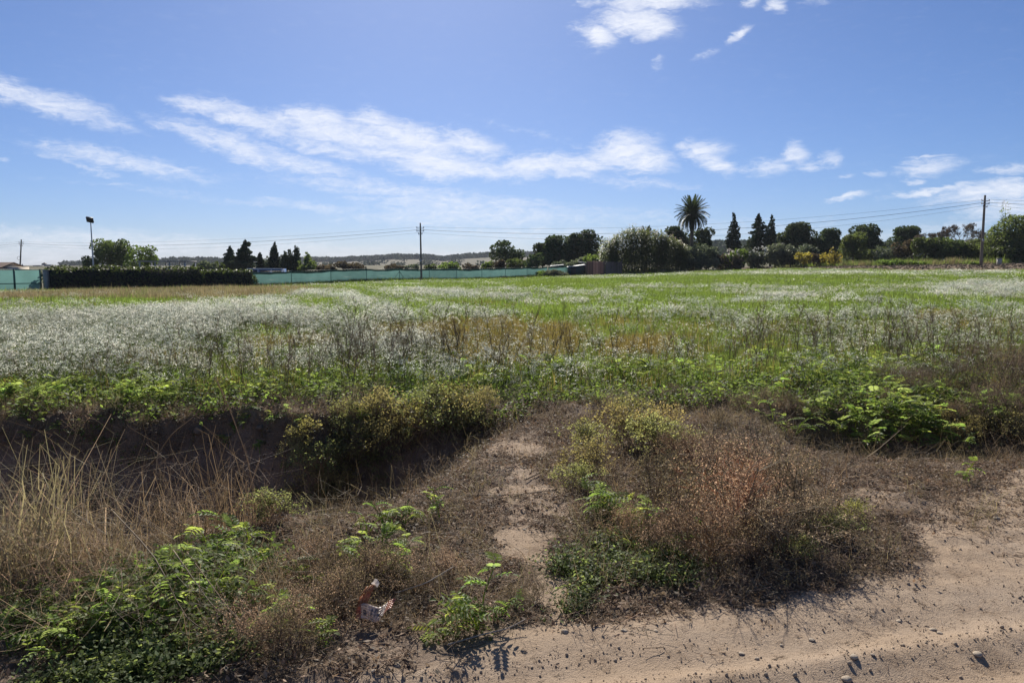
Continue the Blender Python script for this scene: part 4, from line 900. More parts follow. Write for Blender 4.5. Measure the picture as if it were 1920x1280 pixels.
def ivy_hedge(label, u0, u1, ht, thick, seed, mat='ivy', shag=.16, topcol=2.0):
    global rng
    rng = np.random.default_rng(seed); ta, tb = fence_t(u0), fence_t(u1); pa, pb = fence_p(ta) + fn * thick * .7, fence_p(tb) + fn * thick * .7
    L_ = np.linalg.norm(pb - pa); n = int(L_ * 340); root = thing('ivy_hedge', label, 'hedge', (pa[0], pa[1], gz(*pa))); O = np.array(root.location)
    s = rng.random(n); side = rng.random(n); prof = rng.uniform(0, 1, n)
    hh = ht * (1 + .10 * (fbm(s * L_ * .8, s * 0, seed, 3) - .5)) ; per = (hh * 2 + thick); w_ = prof * per
    front = w_ < hh; topm = (w_ >= hh) & (w_ < hh + thick)
    zc = np.where(front, w_, np.where(topm, hh, per - w_)); cr = np.where(front, thick / 2, np.where(topm, thick / 2 - (w_ - hh), -thick / 2))
    nz = np.where(topm[:, None], [[0, 0, 1.]], np.where(front[:, None], np.r_[fn, .15][None], np.r_[-fn, .15][None])) + rng.normal(0, .45, (n, 3)); nz /= np.linalg.norm(nz, axis=1, keepdims=True)
    bump = shag * (fbm(s * L_ * 1.6, zc * 1.6, seed + 1, 3) - .4) * 2.4 + rng.normal(0, .05, n)
    p = pa[None] + (pb - pa)[None] * s[:, None] + fn[None] * (cr + np.where(topm, 0, np.sign(cr) * bump))[:, None]
    c = np.c_[p, H(p[:, 0], p[:, 1], False) + zc + np.where(topm, bump, 0)] - O
    m = MB(); m.quads(cards(c, rng.uniform(.12, .24, n), nz, .8), tint(n, .6, 1.3)); link('foliage', m.mesh('hedge foliage', [mat]), root)
    mid = (pa + pb) / 2; m = MB(); m.box(np.array([mid[0], mid[1], gz(*mid) + ht * .46]) - O, (L_ - .2, thick * .72, ht * .9), FRZ); link('shade_core', m.mesh('hedge core', ['core']), root)  # solid dark box added behind the leaves, painted as their inner shade
ivy_hedge('tall dark ivy covered hedge right of the concrete pillar', 88, 372, 2.02, .9, 301)
ivy_hedge('lower dark hedge joining the tall ivy hedge to the green net fence', 374, 468, 1.78, .7, 302, shag=.12)
T('creeper', 'ragged creeper hanging over the left end of the green net fence', 'shrub', 452, 486, 508, 548, 73.6, 'shrub', 'broad', seed=303, dens=.35, trunk=False)
T('creeper', 'ragged creeper spilling over the concrete gate pillar', 'shrub', 70, 98, 501, 530, 60.4, 'shrub', 'ivy', seed=304, dens=.5, trunk=False)
for i, (a, b, t, vb, Y, lb, mt) in enumerate([(200, 238, 539, 552, 62, 'grey green tuft at the foot of the tall ivy hedge, left part', 'olive'), (318, 366, 532, 550, 67, 'wide grassy tuft at the foot of the tall ivy hedge, right part', 'olive'), (388, 420, 532, 548, 70, 'pale tuft at the foot of the lower hedge', 'olive'), (84, 132, 546, 558, 57.5, 'bright green tuft in front of the concrete gate pillar', 'lightleaf'),
     (584, 616, 529, 540, 80, 'small bright green bush at the foot of the net fence', 'lightleaf'), (1004, 1032, 505, 524, 110, 'yellowish bush hiding the far end of the net fence, left one', 'lightleaf'), (1026, 1066, 503, 526, 109.5, 'brown green bush hiding the far end of the net fence, right one', 'olive'), (902, 914, 512, 524, 104, 'slim dark weed in front of the net fence far along', 'broad')]):
    T('bush', lb, 'bush', a, b, t, vb, Y, 'shrub', mt, seed=310 + i, trunk=False, size=.2)
# weeds along the foot of the fence
n = 1600; t = rng.uniform(.1, 1.02, n); p = fence_p(0)[None] + (fence_p(1) - fence_p(0))[None] * t[:, None] + fn[None] * rng.uniform(.1, .8, (n, 1))
FW = [grass_template(400 + i, 70, .28, .50, .022, ('broad', 'drygrass', 'grass')[i], .5) for i in range(3)]; rng = np.random.default_rng(12)
scatter('fence_foot_weeds', on_ground(p[:, 0], p[:, 1]), yaw(n, .1), rng.uniform(.5, 1.3, n), rng.integers(0, 3, n), FW)
# rough ground under the trees on the right
n = 2200; x = rng.uniform(-2, 75, n); y = rng.uniform(92, 126, n); k = (y > yfar(x, y) + np.where(x > 24, 24, 1.5)); x, y = x[k], y[k]; n = len(x)
scatter('rough_grass', on_ground(x, y), yaw(n, .1), rng.uniform(.8, 1.9, n), rng.integers(0, 3, n), FW)

def at(u, v, Y): return P(u, v, Y)
# left house with clay roof
def house():
    Y = 78; a = at(-110, 508, Y); b = at(0, 508, Y); zt = at(0, 500, Y)[2]; zr = at(0, 491.5, Y)[2]; g = gz((a[0] + b[0]) / 2, Y + 2)
    root = thing('house', 'small house with a brown clay roof behind the green gate at the left edge', 'house', ((a[0] + b[0]) / 2, Y + 2, g)); W_ = b[0] - a[0]
    m = MB(); m.box((0, 0, (zt - g) / 2), (W_, 3.6, zt - g)); link('wall', m.mesh('house wall', ['render']), root)
    for k, s in enumerate((-1, 1)):
        m = MB(); e0 = np.array([-W_ / 2 - .2, s * 2.1, zt - g - .06]); e1 = e0 + [W_ + .4, 0, 0]; r0 = np.array([-W_ / 2 - .2, 0, zr - g]); r1 = r0 + [W_ + .4, 0, 0]
        m.quads([[e0, e1, r1, r0]]); m.quads([[e0 - [0, 0, .1], r0 - [0, 0, .1], r1 - [0, 0, .1], e1 - [0, 0, .1]]]); m.quads([[e0, e0 - [0, 0, .1], e1 - [0, 0, .1], e1], [e1, e1 - [0, 0, .1], r1 - [0, 0, .1], r1], [e0 - [0, 0, .1], e0, r0, r0 - [0, 0, .1]]])
        r_ = link('roof', m.mesh('roof slope', ['roof']), root)
    m = MB(); 
    for s in (-1, 1): m.tris([[[s * W_ / 2, -1.8, zt - g], [s * W_ / 2, 1.8, zt - g], [s * W_ / 2, 0, zr - g - .12]]])
    link('gable', m.mesh('gable', ['render']), root)
    m = MB(); m.box((W_ * .2, -1.82, (zt - g) * .6), (.7, .05, .8)); link('window', m.mesh('house window', ['dark']), root)
    m = MB(); m.box((W_ * .5 + .55, 0, (zt - g) * .5 + .1), (.8, 2.5, (zt - g) * .9)); link('lean_to', m.mesh('lean to', ['render']), root)
house()
# far town on the left: each block its own
for i, (u0, u1, vt, nm) in enumerate([(33, 40, 502, 'low far house left of the left hand pole'), (44, 60, 499, 'wide far block with a flat roof right of the left hand pole'), (62, 66, 501, 'tiny far house between the wide block and the church'), (68, 76, 497, 'tall far block left of the church spire'), (92, 97, 498, 'narrow far house right of the church spire'), (98, 116, 500, 'long low far roof right of the church'), (118, 134, 501, 'lowest far roof, last of the town on the right')]):
    Y = 420 + 17 * i; a = at(u0, vt, Y); b = at(u1, vt, Y); g = gz(a[0], 330); W_ = b[0] - a[0]; hh = a[2] - g
    root = thing('town_house', nm, 'house', ((a[0] + b[0]) / 2, Y, g)); m = MB(); m.box((0, 0, hh * .42), (W_, 7, hh * .84)); link('wall', m.mesh('town wall', ['town']), root)
    m = MB(); e = hh * .84; w2 = W_ / 2 + .2; rt = hh
    m.quads([[[-w2, -3.8, e + .02], [w2, -3.8, e + .02], [w2, 0, rt], [-w2, 0, rt]], [[w2, 3.8, e + .02], [-w2, 3.8, e + .02], [-w2, 0, rt], [w2, 0, rt]]]); m.tris([[[-w2, -3.8, e + .02], [-w2, 0, rt], [-w2, 3.8, e + .02]], [[w2, -3.8, e + .02], [w2, 3.8, e + .02], [w2, 0, rt]]]); link('roof', m.mesh('town roof', ['roof']), root)
Y = 560; a = at(83, 492, Y); g = gz(a[0], 330); hh = a[2] - g; root = thing('church', 'far church with a pointed spire above the ivy hedge', 'church', (a[0], Y, g))
m = MB(); m.box((0, 0, hh * .3), (2.6, 2.6, hh * .6)); link('tower', m.mesh('church tower', ['town']), root)
m = MB(); b_ = np.array([[-1.5, -1.5, 0], [1.5, -1.5, 0], [1.5, 1.5, 0], [-1.5, 1.5, 0]]) + [0, 0, hh * .6]; ap = np.array([0, 0, hh]); m.tris([[b_[i], b_[(i + 1) % 4], ap] for i in range(4)]); link('spire', m.mesh('church spire', ['roof']), root)
m = MB(); m.box((3.2, 0, hh * .22), (4.2, 6, hh * .44)); link('nave', m.mesh('church nave', ['town']), root)
# pergola and blue shelter behind the hedge
Y = 84; a = at(258, 490, Y); b = at(348, 490, Y); g = gz((a[0] + b[0]) / 2, Y + 1.5); hh = a[2] - g; W_ = b[0] - a[0]
root = thing('pergola', 'flat roofed pergola just above the tall ivy hedge', 'pergola', ((a[0] + b[0]) / 2, Y + 1.5, g))
m = MB(); m.box((0, 0, hh), (W_, 3, .12)); link('roof', m.mesh('pergola roof', ['town']), root)
for x in (-.47, -.15, .15, .47):
    for y in (-1.35, 1.35): m = MB(); m.box((W_ * x, y, hh / 2 - .04), (.12, .12, hh - .06)); link('post', m.mesh('pergola post', ['steel']), root)
Y = 92; a = at(462, 503, Y); b = at(528, 503, Y); g = gz((a[0] + b[0]) / 2, Y); hh = a[2] - g; W_ = b[0] - a[0]
root = thing('blue_shelter', 'long low blue shelter with a pale frame above the net fence', 'shelter', ((a[0] + b[0]) / 2, Y + 1, g))
m = MB(); m.box((0, .1, hh * .5), (W_ - .1, 1.9, hh - .1)); link('panel', m.mesh('shelter panel', ['bluepanel']), root)
m = MB(); m.box((0, -.9, hh - .06), (W_, .1, .12)); link('top_rail', m.mesh('shelter top rail', ['whitetrim']), root)
for x in (-.5, -.18, .2, .5): m = MB(); m.box((W_ * x, -.9, hh / 2 - .07), (.1, .08, hh - .16)); link('upright', m.mesh('shelter upright', ['whitetrim']), root)
for x in (-.34, .01, .35): m = MB(); m.box((W_ * x, -.88, hh - .36), (W_ * .26, .04, .22)); link('opening', m.mesh('shelter opening', ['dark']), root)
# sheds at the end of the fence
def shed(label, u0, u1, vt, vb, Y, wall, roof, slope=.2):
    a = at(u0, vt, Y); b = at(u1, vt, Y); W_ = b[0] - a[0]; cx = (a[0] + b[0]) / 2; g = gz(cx, Y); hh = a[2] - g; dp = 2.6
    root = thing('shed', label, 'shed', (cx, Y + dp / 2, g)); m = MB(); m.box((0, 0, hh * .45), (W_, dp, hh * .9)); link('wall', m.mesh('shed wall', [wall]), root)
    m = MB(); h0 = hh; h1 = hh - slope; w2 = W_ / 2 + .12; d2 = dp / 2 + .12
    t_ = np.array([[-w2, -d2, h1], [w2, -d2, h0], [w2, d2, h0 + .05], [-w2, d2, h1 + .05]]); m.quads([t_, (t_ - [0, 0, .06])[::-1]]); m.quads([[t_[0], t_[0] - [0, 0, .06], t_[1] - [0, 0, .06], t_[1]], [t_[1], t_[1] - [0, 0, .06], t_[2] - [0, 0, .06], t_[2]], [t_[3], t_[3] - [0, 0, .06], t_[0] - [0, 0, .06], t_[0]]]); link('roof', m.mesh('shed roof', [roof]), root)
    m = MB(); m.box((-W_ * .2, -dp / 2 - .02, hh * .4), (W_ * .3, .04, hh * .72)); link('door', m.mesh('shed door', ['dark']), root)
shed('low shed with a pale sheet roof showing above the net fence', 1034, 1056, 496, 515, 120, 'tarp', 'sheet')
shed('dark tarpaulin covered shed with a pale sloping roof edge', 1066, 1096, 496, 516, 115, 'tarp', 'sheet', .35)
shed('small shed with a white roof behind the reddish cane screen', 1088, 1108, 493, 512, 118, 'screen', 'sheet', -.15)
def screen(label, u0, u1, vt, Y, dark=1.0):
    a = at(u0, vt, Y); b = at(u1, vt + 1, Y); g = gz(a[0], Y); root = thing('cane_screen', label, 'screen', (a[0], Y, g)); W_ = b[0] - a[0]; n = int(W_ / .9) + 1
    for k in range(n + 1): m = MB(); m.path([(W_ * k / n, .06, -.2), (W_ * k / n, .06, a[2] - g + .12)], .05, 6); link('post', m.mesh('screen post', ['bark'], True), root)
    for k in range(n):
        m = MB(); nn = 9; x = np.linspace(W_ * k / n + .03, W_ * (k + 1) / n - .03, nn); h = (a[2] - g) * rng.uniform(.93, 1.0, nn)
        m.tubes(np.c_[x, 0 * x, 0 * x], np.c_[x, 0 * x, h], .055, .05, 4, tint(nn, .7, 1.2)); link('screen_panel', m.mesh('screen panel', ['screen']), root)['kind'] = 'stuff'
screen('reddish cane screen left of the big cane bed', 1100, 1134, 489, 113.5)
screen('shaded cane screen running into the big cane bed', 1136, 1166, 490, 113.0)
# marker post and small white stones under the thicket
Y = 86; a = at(1874, 485, Y); g = gz(a[0], Y); m = MB(); m.box((0, 0, (a[2] - g) / 2), (.40, .34, a[2] - g)); m.box((0, 0, a[2] - g + .03), (.46, .40, .06))
tag(link('marker_box', m.mesh('marker box', ['concrete']), None, (a[0], Y, g)), 'small pale concrete box at the right edge of the ploughed field', 'box')
for i, u in enumerate((1770, 1784, 1806, 1854)):
    Y = 100; a = at(u, 484, Y); g = gz(a[0], Y); m = MB(); m.box((0, 0, .26), (.15, .13, .6)); m.box((0, 0, .58), (.19, .17, .05)); tag(link('white_stake', m.mesh('white stake', ['sheet']), None, (a[0], Y, g)), ('leftmost', 'second', 'third', 'rightmost')[i] + ' of the four white stakes in the shade under the thicket', 'stake', 'white stakes under the thicket')

# poles and wires
def pole(label, u, vt, Y, r, lean_=0.0):
    top = at(u, vt, Y); g = gz(top[0], Y); ht = top[2] - g; root = thing('utility_pole', label, 'pole', (top[0], Y, g))
    m = MB(); zz = np.linspace(-.3, ht, 9); m.path(np.c_[lean_ * (1 - zz / ht), 0 * zz, zz], np.linspace(r, r * .62, 9), 10); link('shaft', m.mesh('pole shaft', ['pole'], True), root)
    at_ = []
    for k, dz in enumerate((.62, .95, 1.3)):
        m = MB(); m.box((0, -r * .8, ht - dz), (.9 if k < 2 else .5, .06, .07)); br = link('bracket', m.mesh('pole bracket', ['steel']), root)
        for s in (-1, 1):
            m = MB(); x = s * (.40 if k < 2 else .2); zz = np.linspace(0, .16, 6); m.path(np.c_[0 * zz + x, 0 * zz - r * .8, ht - dz + .035 + zz], [.02, .05, .03, .05, .035, .02], 8); link('insulator', m.mesh('insulator', ['ceramic'], True), br)
        at_.append(top + [0, -r * .8, -dz + .17])
    m = MB(); m.box((0, -r - .02, ht * .36), (.22, .03, .3)); link('number_plate', m.mesh('number plate', ['steel']), root)
    return at_
PA = pole('leaning utility pole furthest off at the left edge', 40, 449, 150, .17, -.85)
PB = pole('slim utility pole in the middle of the view by the net fence', 788, 418, 89.3, .13, .06)
PC = pole('stout weathered utility pole standing in the ploughed field on the right', 1847, 366, 84, .17, .02)
m = MB(); th = np.linspace(0, 6.283, 17); m.path(np.c_[np.cos(th) * .34, 0 * th, np.sin(th) * .34], .03, 4, cap=False)
p = at(37, 484, 150); tag(link('cable_coil', m.mesh('cable coil', ['cable']), None, (p[0], p[1] - .25, p[2])), 'coil of spare cable hung on the leaning left pole', 'cable')
def wire(a, b, sag, r, label, grp):
    a = np.array(a); b = np.array(b); t = np.linspace(0, 1, 25); pts = a + (b - a) * t[:, None]; pts[:, 2] -= sag * 4 * t * (1 - t)
    m = MB(); m.path(pts - a, r, 4); tag(link('overhead_wire', m.mesh('overhead wire', ['cable']), None, a), label, 'wire', grp)
for k, (r, s) in enumerate(((.009, .75), (.018, .95), (.009, 1.15))):
    nm = ('uppermost', 'thickest, middle', 'lowest')[k]
    wire(PA[k], PB[k], s * 1.1, r, f'{nm} overhead wire between the left pole and the middle pole', 'overhead wires of the left span')
    wire(PB[k], PC[k], s * 1.7, r, f'{nm} overhead wire between the middle pole and the right pole', 'overhead wires of the right span')
    wire(PA[k], PA[k] + np.array([-60, 15, -.6]), s, r, f'{nm} overhead wire leaving the left pole out of the frame', 'overhead wires leaving the left pole')
    wire(PC[k], PC[k] + np.array([55, -6, -.2]), s, r, f'{nm} overhead wire leaving the right pole out of the frame', 'overhead wires leaving the right pole')
# floodlight mast
Y = 70; top = at(168, 416, Y); g = gz(top[0] + .2, Y); ht = top[2] - g; root = thing('floodlight_mast', 'slim pale floodlight mast rising behind the ivy hedge', 'mast', (top[0] + .1, Y, g))
zz = np.linspace(0, ht, 6); m = MB(); m.path(np.c_[.03 - .03 * zz / ht, 0 * zz, zz], np.linspace(.09, .045, 6), 8); link('mast', m.mesh('mast', ['steel'], True), root)
m = MB(); m.box((0, 0, 0), (.60, .16, .50)); h_ = link('lamp_head', m.mesh('lamp head', ['dark']), root, (-.02, -.08, ht + .18)); h_.rotation_euler = (R(35), R(12), 0)
m = MB(); m.box((0, -.085, 0), (.54, .01, .44)); link('lamp_glass', m.mesh('lamp glass', ['dark']), h_)
m = MB(); m.path([(-.2, 0, -.1), (0, 0, -.22), (.2, 0, -.1)], .02, 5); link('yoke', m.mesh('yoke', ['steel']), h_)
#SPLIT4
# ------------------------------------------------------------------ weeds, dry plants and litter on the bank
def leaflet(m, base, d, up, L_, Wd_, c):
    """one pointed lobed leaflet folded along its midrib"""
    d = d / np.linalg.norm(d); s = np.cross(d, up); s /= np.linalg.norm(s); up = np.cross(s, d)
    a = base; b = base + d * L_ * .5 - up * L_ * .03; t = base + d * L_ - up * L_ * .16
    for k in (-1, 1):
        e1 = base + d * L_ * .28 + s * k * Wd_ * .46 + up * L_ * .07; e2 = base + d * L_ * .68 + s * k * Wd_ * .40 + up * L_ * .02
        m.quads([[a, e1, e2, b]] if k > 0 else [[a, b, e2, e1]], np.array([c])); m.tris([[b, e2, t]] if k > 0 else [[b, t, e2]], np.array([c * 1.04]))
def leaf_template(seed, pairs, L_=.22):
    global rng
    rng = np.random.default_rng(seed); m = MB(); n = pairs + 2; t = np.linspace(0, 1, n)
    ang = R(rng.uniform(-5, 15)) + R(rng.uniform(25, 55)) * t ** 1.5; ds = L_ / (n - 1)
    y = np.r_[0, np.cumsum(np.cos(ang[1:]) * ds)]; z = np.r_[0, -np.cumsum(np.sin(ang[1:]) * ds)]; pts = np.c_[0 * y, y, z]
    m.path(pts, np.linspace(.0022, .0009, n), 3, col=(.9, .9, .7), cap=False)
    g = rng.uniform(.85, 1.15); w_ = L_ * .20
    for i in range(1, n - 1):
        f = .72 + .5 * math.sin(math.pi * min(1, i / (n - 1) * .9 + .1)); tg = pts[min(i + 1, n - 1)] - pts[i - 1]; tg /= np.linalg.norm(tg)
        for s in (-1, 1):
            d = np.array([s * 1.0, 0, rng.uniform(-.05, .22)]) + tg * .55; leaflet(m, pts[i], d, np.array([0, 0, 1.]), L_ * .30 * f * rng.uniform(.9, 1.1), w_ * f * .62, np.ones(3) * g * rng.uniform(.85, 1.15))
    leaflet(m, pts[-1], pts[-1] - pts[-2], np.array([0, 0, 1.]), L_ * .34, w_ * .85, np.ones(3) * g)
    return m.mesh('leaf', ['weeddull' if seed % 3 == 2 else 'weed'])
MAT['weeddull'] = leaf_mat('dull weed leaf', (.12, .155, .055), .5, (.36, .45, .12), .6, .4, .25)
LEAF = [leaf_template(500 + i, (4, 5, 3, 6, 2, 4)[i], (.22, .22, .18, .24, .15, .19)[i]) for i in range(6)]
def weed(label, u, v, size, nleaf, group=None, seed=0, xy=None, tilt=(8, 55), ls=.62):
    nleaf = int(nleaf * 1.45)
    rr = random.Random(seed * 77 + int(u) * 13 + int(v)); x, y = xy if xy else hit(u, v); z = float(H(np.array([x]), np.array([y]))[0])
    root = thing('leafy_weed', label, 'weed', (x, y, z - .01), group); ns = max(1, nleaf // 5); m = MB(); st_ = []
    for k in range(ns):
        a = rr.random() * 6.283; reach = size * rr.uniform(.15, .75) * (1 if ns > 1 else .3); h = size * rr.uniform(.35, .85)
        p = np.array([(0, 0, 0), (math.cos(a) * reach * .35, math.sin(a) * reach * .35, h * .55), (math.cos(a) * reach, math.sin(a) * reach, h)]); st_.append(p); m.path(p, [.004, .003, .002], 4, cap=False)
    link('stem', m.mesh('weed stem', ['weed']), root)
    for i in range(nleaf):
        p = st_[i % ns]; f = rr.uniform(.35, 1); q = p[0] * (1 - f) ** 2 + 2 * p[1] * f * (1 - f) + p[2] * f * f
        o = link('leaf', LEAF[rr.randrange(6)], root, q); o.rotation_euler = Euler((R(rr.uniform(*tilt)), R(rr.uniform(-20, 20)), rr.random() * 6.283), 'XYZ'); s = max(size, .26) / .34 * rr.uniform(.65, 1.1) * ls; o.scale = (s, s, s)
    return root
def spray(label, spots, size, nleaf, group, seed):
    for i, (u, v) in enumerate(spots): weed(label, u, v, size * (.85 + .3 * ((i * 37) % 10) / 10), nleaf, group, seed + i)
spray('lush bright green weed on the near lip of the ditch at lower left', [(262,1130),(300,1105),(335,1110),(372,1085),(404,1075),(440,1085),(290,1160),(345,1150),(395,1130),(232,1150),(430,1040),(470,1035)], .33, 10, 'lush weeds on the near lip of the ditch', 1)
spray('low green weed trailing towards the lower left corner', [(60,1215),(95,1205),(130,1190),(165,1185),(205,1195),(20,1235),(240,1210),(305,1205),(120,1235),(15,1190)], .24, 9, 'weeds trailing to the lower left corner', 20)
spray('small green weed among dry twigs left of the plastic wrapper', [(512,1150),(545,1140),(575,1165),(600,1205),(520,1190),(570,1120)], .22, 8, 'weeds left of the wrapper', 40)
spray('fresh green weed on the dark litter above the plastic wrapper', [(680,1045),(715,1040),(750,1050),(662,1060),(735,1070)], .24, 8, 'weeds above the wrapper', 50)
spray('pale green weed at the shadow edge of the causeway', [(720,990),(760,985),(800,985),(690,1000),(825,975)], .22, 8, 'weeds at the shadow edge', 60)
weed('bright clump of green weed standing alone right of the plastic wrapper', 895, 1180, .34, 16, None, 70); weed('smaller weed beside the lone clump, on its right', 935, 1160, .20, 8, None, 71); weed('seedling weed just left of the lone clump', 858, 1195, .14, 6, None, 72)
weed('seedling weed with few leaves nearest the plastic wrapper', 812, 1200, .12, 5, None, 73)
spray('tall bright weed growing out of the left side of the rusty dry bush', [(1140,975),(1165,985),(1120,965),(1200,1000),(1225,1005)], .36, 10, 'weeds in the left of the rusty bush', 80)
spray('small bright weed caught in the middle of the rusty dry bush', [(1270,990),(1250,1060),(1215,1050)], .24, 8, 'weeds in the middle of the rusty bush', 90)
weed('lone pale green weed on bare sand at the right', 1806, 905, .24, 8, None, 95)
spray('glossy green weed in the big patch on the right bank', [(1610,800),(1640,790),(1670,785),(1700,790),(1730,800),(1760,815),(1640,820),(1600,825),(1690,830),(1720,845),(1580,835),(1755,850),(1620,850),(1660,805),(1715,820)], .44, 11, 'big weed patch on the right bank', 100)
spray('bright green weed on the upper right bank near the field edge', [(1500,735),(1545,735),(1590,740),(1635,735),(1680,740),(1620,760),(1570,755),(1720,755),(1460,740),(1420,745)], .40, 10, 'weeds on the upper right bank', 120)
spray('small green weed on dark litter between the rusty bush and the right patch', [(1400,770),(1490,815),(1475,825),(1390,745),(1310,720),(1540,790),(1450,790),(1520,770),(1350,750)], .32, 9, 'weeds on the dark litter', 140)
spray('yellow green weed at the right edge of the frame', [(1870,770),(1905,775),(1850,800)], .32, 8, 'weeds at the right edge', 150)
spray('small green weed on the shaded far wall of the ditch', [(440,815),(455,808),(515,790),(60,800)], .24, 8, 'weeds on the ditch wall', 155)
# the band of weeds along the field edge
rr = random.Random(5)
def band(label, u0, u1, v0, v1, n, size, group, seed):
    for i in range(n):
        u = u0 + (u1 - u0) * (i + rr.random()) / n
        if float(fbm(np.array([u * .011]), np.array([seed * 1.7]), 123, 2)[0]) < .40 and n > 12: continue
        weed(label, u, rr.uniform(v0, v1), size * rr.uniform(.7, 1.2), 9, group, seed + i, tilt=(10, 60), ls=.6)
band('dense green weed on the lip above the dark ditch, left of the view', 60, 350, 752, 768, 30, .42, 'weeds above the ditch', 200)
band('green weed on the ditch lip at the left edge of the frame', -30, 48, 754, 768, 9, .42, 'weeds at the left edge', 260)
band('low green weed on the ditch lip before the dry stalks', 370, 640, 738, 752, 26, .24, 'weeds before the stalks', 280)
band('green weed in the second row behind the ditch lip', 100, 700, 728, 742, 30, .34, 'second row weeds', 320)
band('yellowish green weed at the top of the causeway', 640, 940, 712, 740, 24, .32, 'weeds at the causeway top', 370)
band('green weed along the field edge right of the causeway', 960, 1380, 702, 722, 44, .38, 'weeds right of the causeway', 400)
band('green weed at the field edge above the right bank', 1380, 1800, 690, 730, 40, .44, 'weeds above the right bank', 450)

# twiggy bushes
def twigs(seed, ns, h, spread, levels=4, r0=.0055, droop=.1, wild=.55):
    g = np.random.default_rng(seed); p = np.c_[g.normal(0, spread * .12, (ns, 2)), np.zeros(ns)]; a = g.random(ns) * 6.283; e = g.uniform(.15, 1.0, ns)
    d = np.c_[np.cos(a) * e, np.sin(a) * e, np.ones(ns)]; d /= np.linalg.norm(d, axis=1, keepdims=True); L_ = h * .36; out = []; r = r0
    for lev in range(levels):
        q = p + d * (L_ * g.uniform(.6, 1.3, len(p)))[:, None]; q[:, 2] = np.maximum(q[:, 2], .01); out.append((p, q, r, r * .7)); k = 3 if lev < levels - 1 else 1
        p = np.repeat(q, k, 0); d = np.repeat(d, k, 0) + g.normal(0, wild, (len(p), 3)); d[:, 2] -= droop; d /= np.linalg.norm(d, axis=1, keepdims=True); L_ *= .72; r *= .62
    return out, q
def dry_bush_meshes(seed, h, spread, mat, seedmat, ns=26, sz=.012, nper=5):
    global rng
    rng = np.random.default_rng(seed); segs, tips = twigs(seed, ns, h, spread); m = MB()
    for p, q, a, b in segs: m.tubes(p, q, a, b, 3, tint(len(p), .6, 1.3))
    br = m.mesh('dry branches', [mat]); m = MB()
    src = np.concatenate([tips, segs[-1][0], segs[-2][1]])
    for k in range(nper): m.quads(cards(src + rng.normal(0, .02, src.shape), sz * rng.uniform(.6, 1.4, len(src)), None, .55), tint(len(src), .55, 1.35))
    return br, m.mesh('seed heads', [seedmat])
RUST = [dry_bush_meshes(600 + i, .52, .5, ('straw', 'rust', 'stalk')[i], ('rust', 'rust', 'drygrass')[i], (14, 16, 13)[i], .012, 3) for i in range(3)]
SHOOT = [dry_bush_meshes(640 + i, .62, .35, 'straw', 'drygrass', 5, .010, 1) for i in range(2)]
SEPIA = [dry_bush_meshes(610 + i, .50, .45, 'stalk', 'drygrass', 18, .010, 3) for i in range(2)]
MAT['goosetip'] = leaf_mat('ochre leaf tips', (.27, .235, .11), .48, (.52, .44, .15), .6, .25, .25)
MAT['greyleaf'] = leaf_mat('dusty green leaves', (.19, .21, .095), .48, (.42, .44, .14), .55, .25, .3)
GOOSE = [dry_bush_meshes(620 + i, .50, .5, 'straw', ('greyleaf', 'goosetip', 'goose')[i], 13, .026, 2) for i in range(3)]
THICK = [dry_bush_meshes(630 + i, .85, .6, 'stalk', 'stalk', 20, .012, 3) for i in range(2)]
def bush(name, label, cat, u, v, tpl, s, group=None, seed=0, sz=1.0):
    x, y = hit(u, v); z = float(H(np.array([x]), np.array([y]))[0]); g = random.Random(seed * 31 + int(u * 7 + v)); root = thing(name, label, cat, (x, y, z - .02), group, g.random() * 6.283)
    for nm, me in zip(('branches', 'seed_heads' if 'dry' in name or 'thicket' in name else 'foliage'), tpl): o = link(nm, me, root); o.scale = (s, s, s * sz)
    root['_'] = 0; del root['_']; return root
for i, (u, v, s, k) in enumerate([(1255,1045,.62,0),(1330,1060,.8,1),(1405,1055,.7,2),(1475,1035,.85,0),(1365,1005,1.0,1),(1285,985,.85,2),(1445,985,1.05,0),(1185,1030,.55,1),(1530,1010,.7,2),(1330,925,.95,0),(1235,940,.7,2),(1420,915,1.0,1),(1300,880,.8,1),(1480,945,.7,2)]):
    bush('dry_bush', 'rusty brown dry bush in the big tangle beside the sandy track', 'dry bush', u, v, RUST[k], s, 'rusty bushes of the big tangle', i, (.95, 1.15, .85)[i % 3])
for i, (u, v, s, k) in enumerate([(1290,1030,1.0,0),(1370,1040,1.1,1),(1450,1000,1.2,0),(1340,960,1.1,1),(1510,990,1.0,0),(1240,990,.9,1),(1400,935,1.1,0),(1560,975,.9,1),(1210,1045,.7,0)]):
    bush('dry_bush', 'straw coloured stray shoots sticking out of the rusty tangle', 'dry bush', u, v, SHOOT[k], s, 'stray shoots in the rusty tangle', 40 + i)
for i, (u, v, s, k) in enumerate([(1120,860,.75,0),(1150,830,.8,1),(1100,890,.65,1),(1200,850,.8,0),(1180,800,.75,2),(1240,820,.7,1),(1080,915,.5,0),(1260,860,.7,0)]):
    bush('small_bush', 'yellow green small leaved bush behind the rusty tangle, by the causeway', 'bush', u, v, GOOSE[k], s, 'yellow green bushes behind the rusty tangle', 50 + i)
for i, (u, v, s, k) in enumerate([(1560,1010,.42,0),(1600,985,.4,2),(1490,1050,.36,0)]):
    bush('small_bush', 'low olive bush at the right end of the rusty tangle', 'bush', u, v, GOOSE[k], s, 'olive bushes at the right end of the tangle', 70 + i)
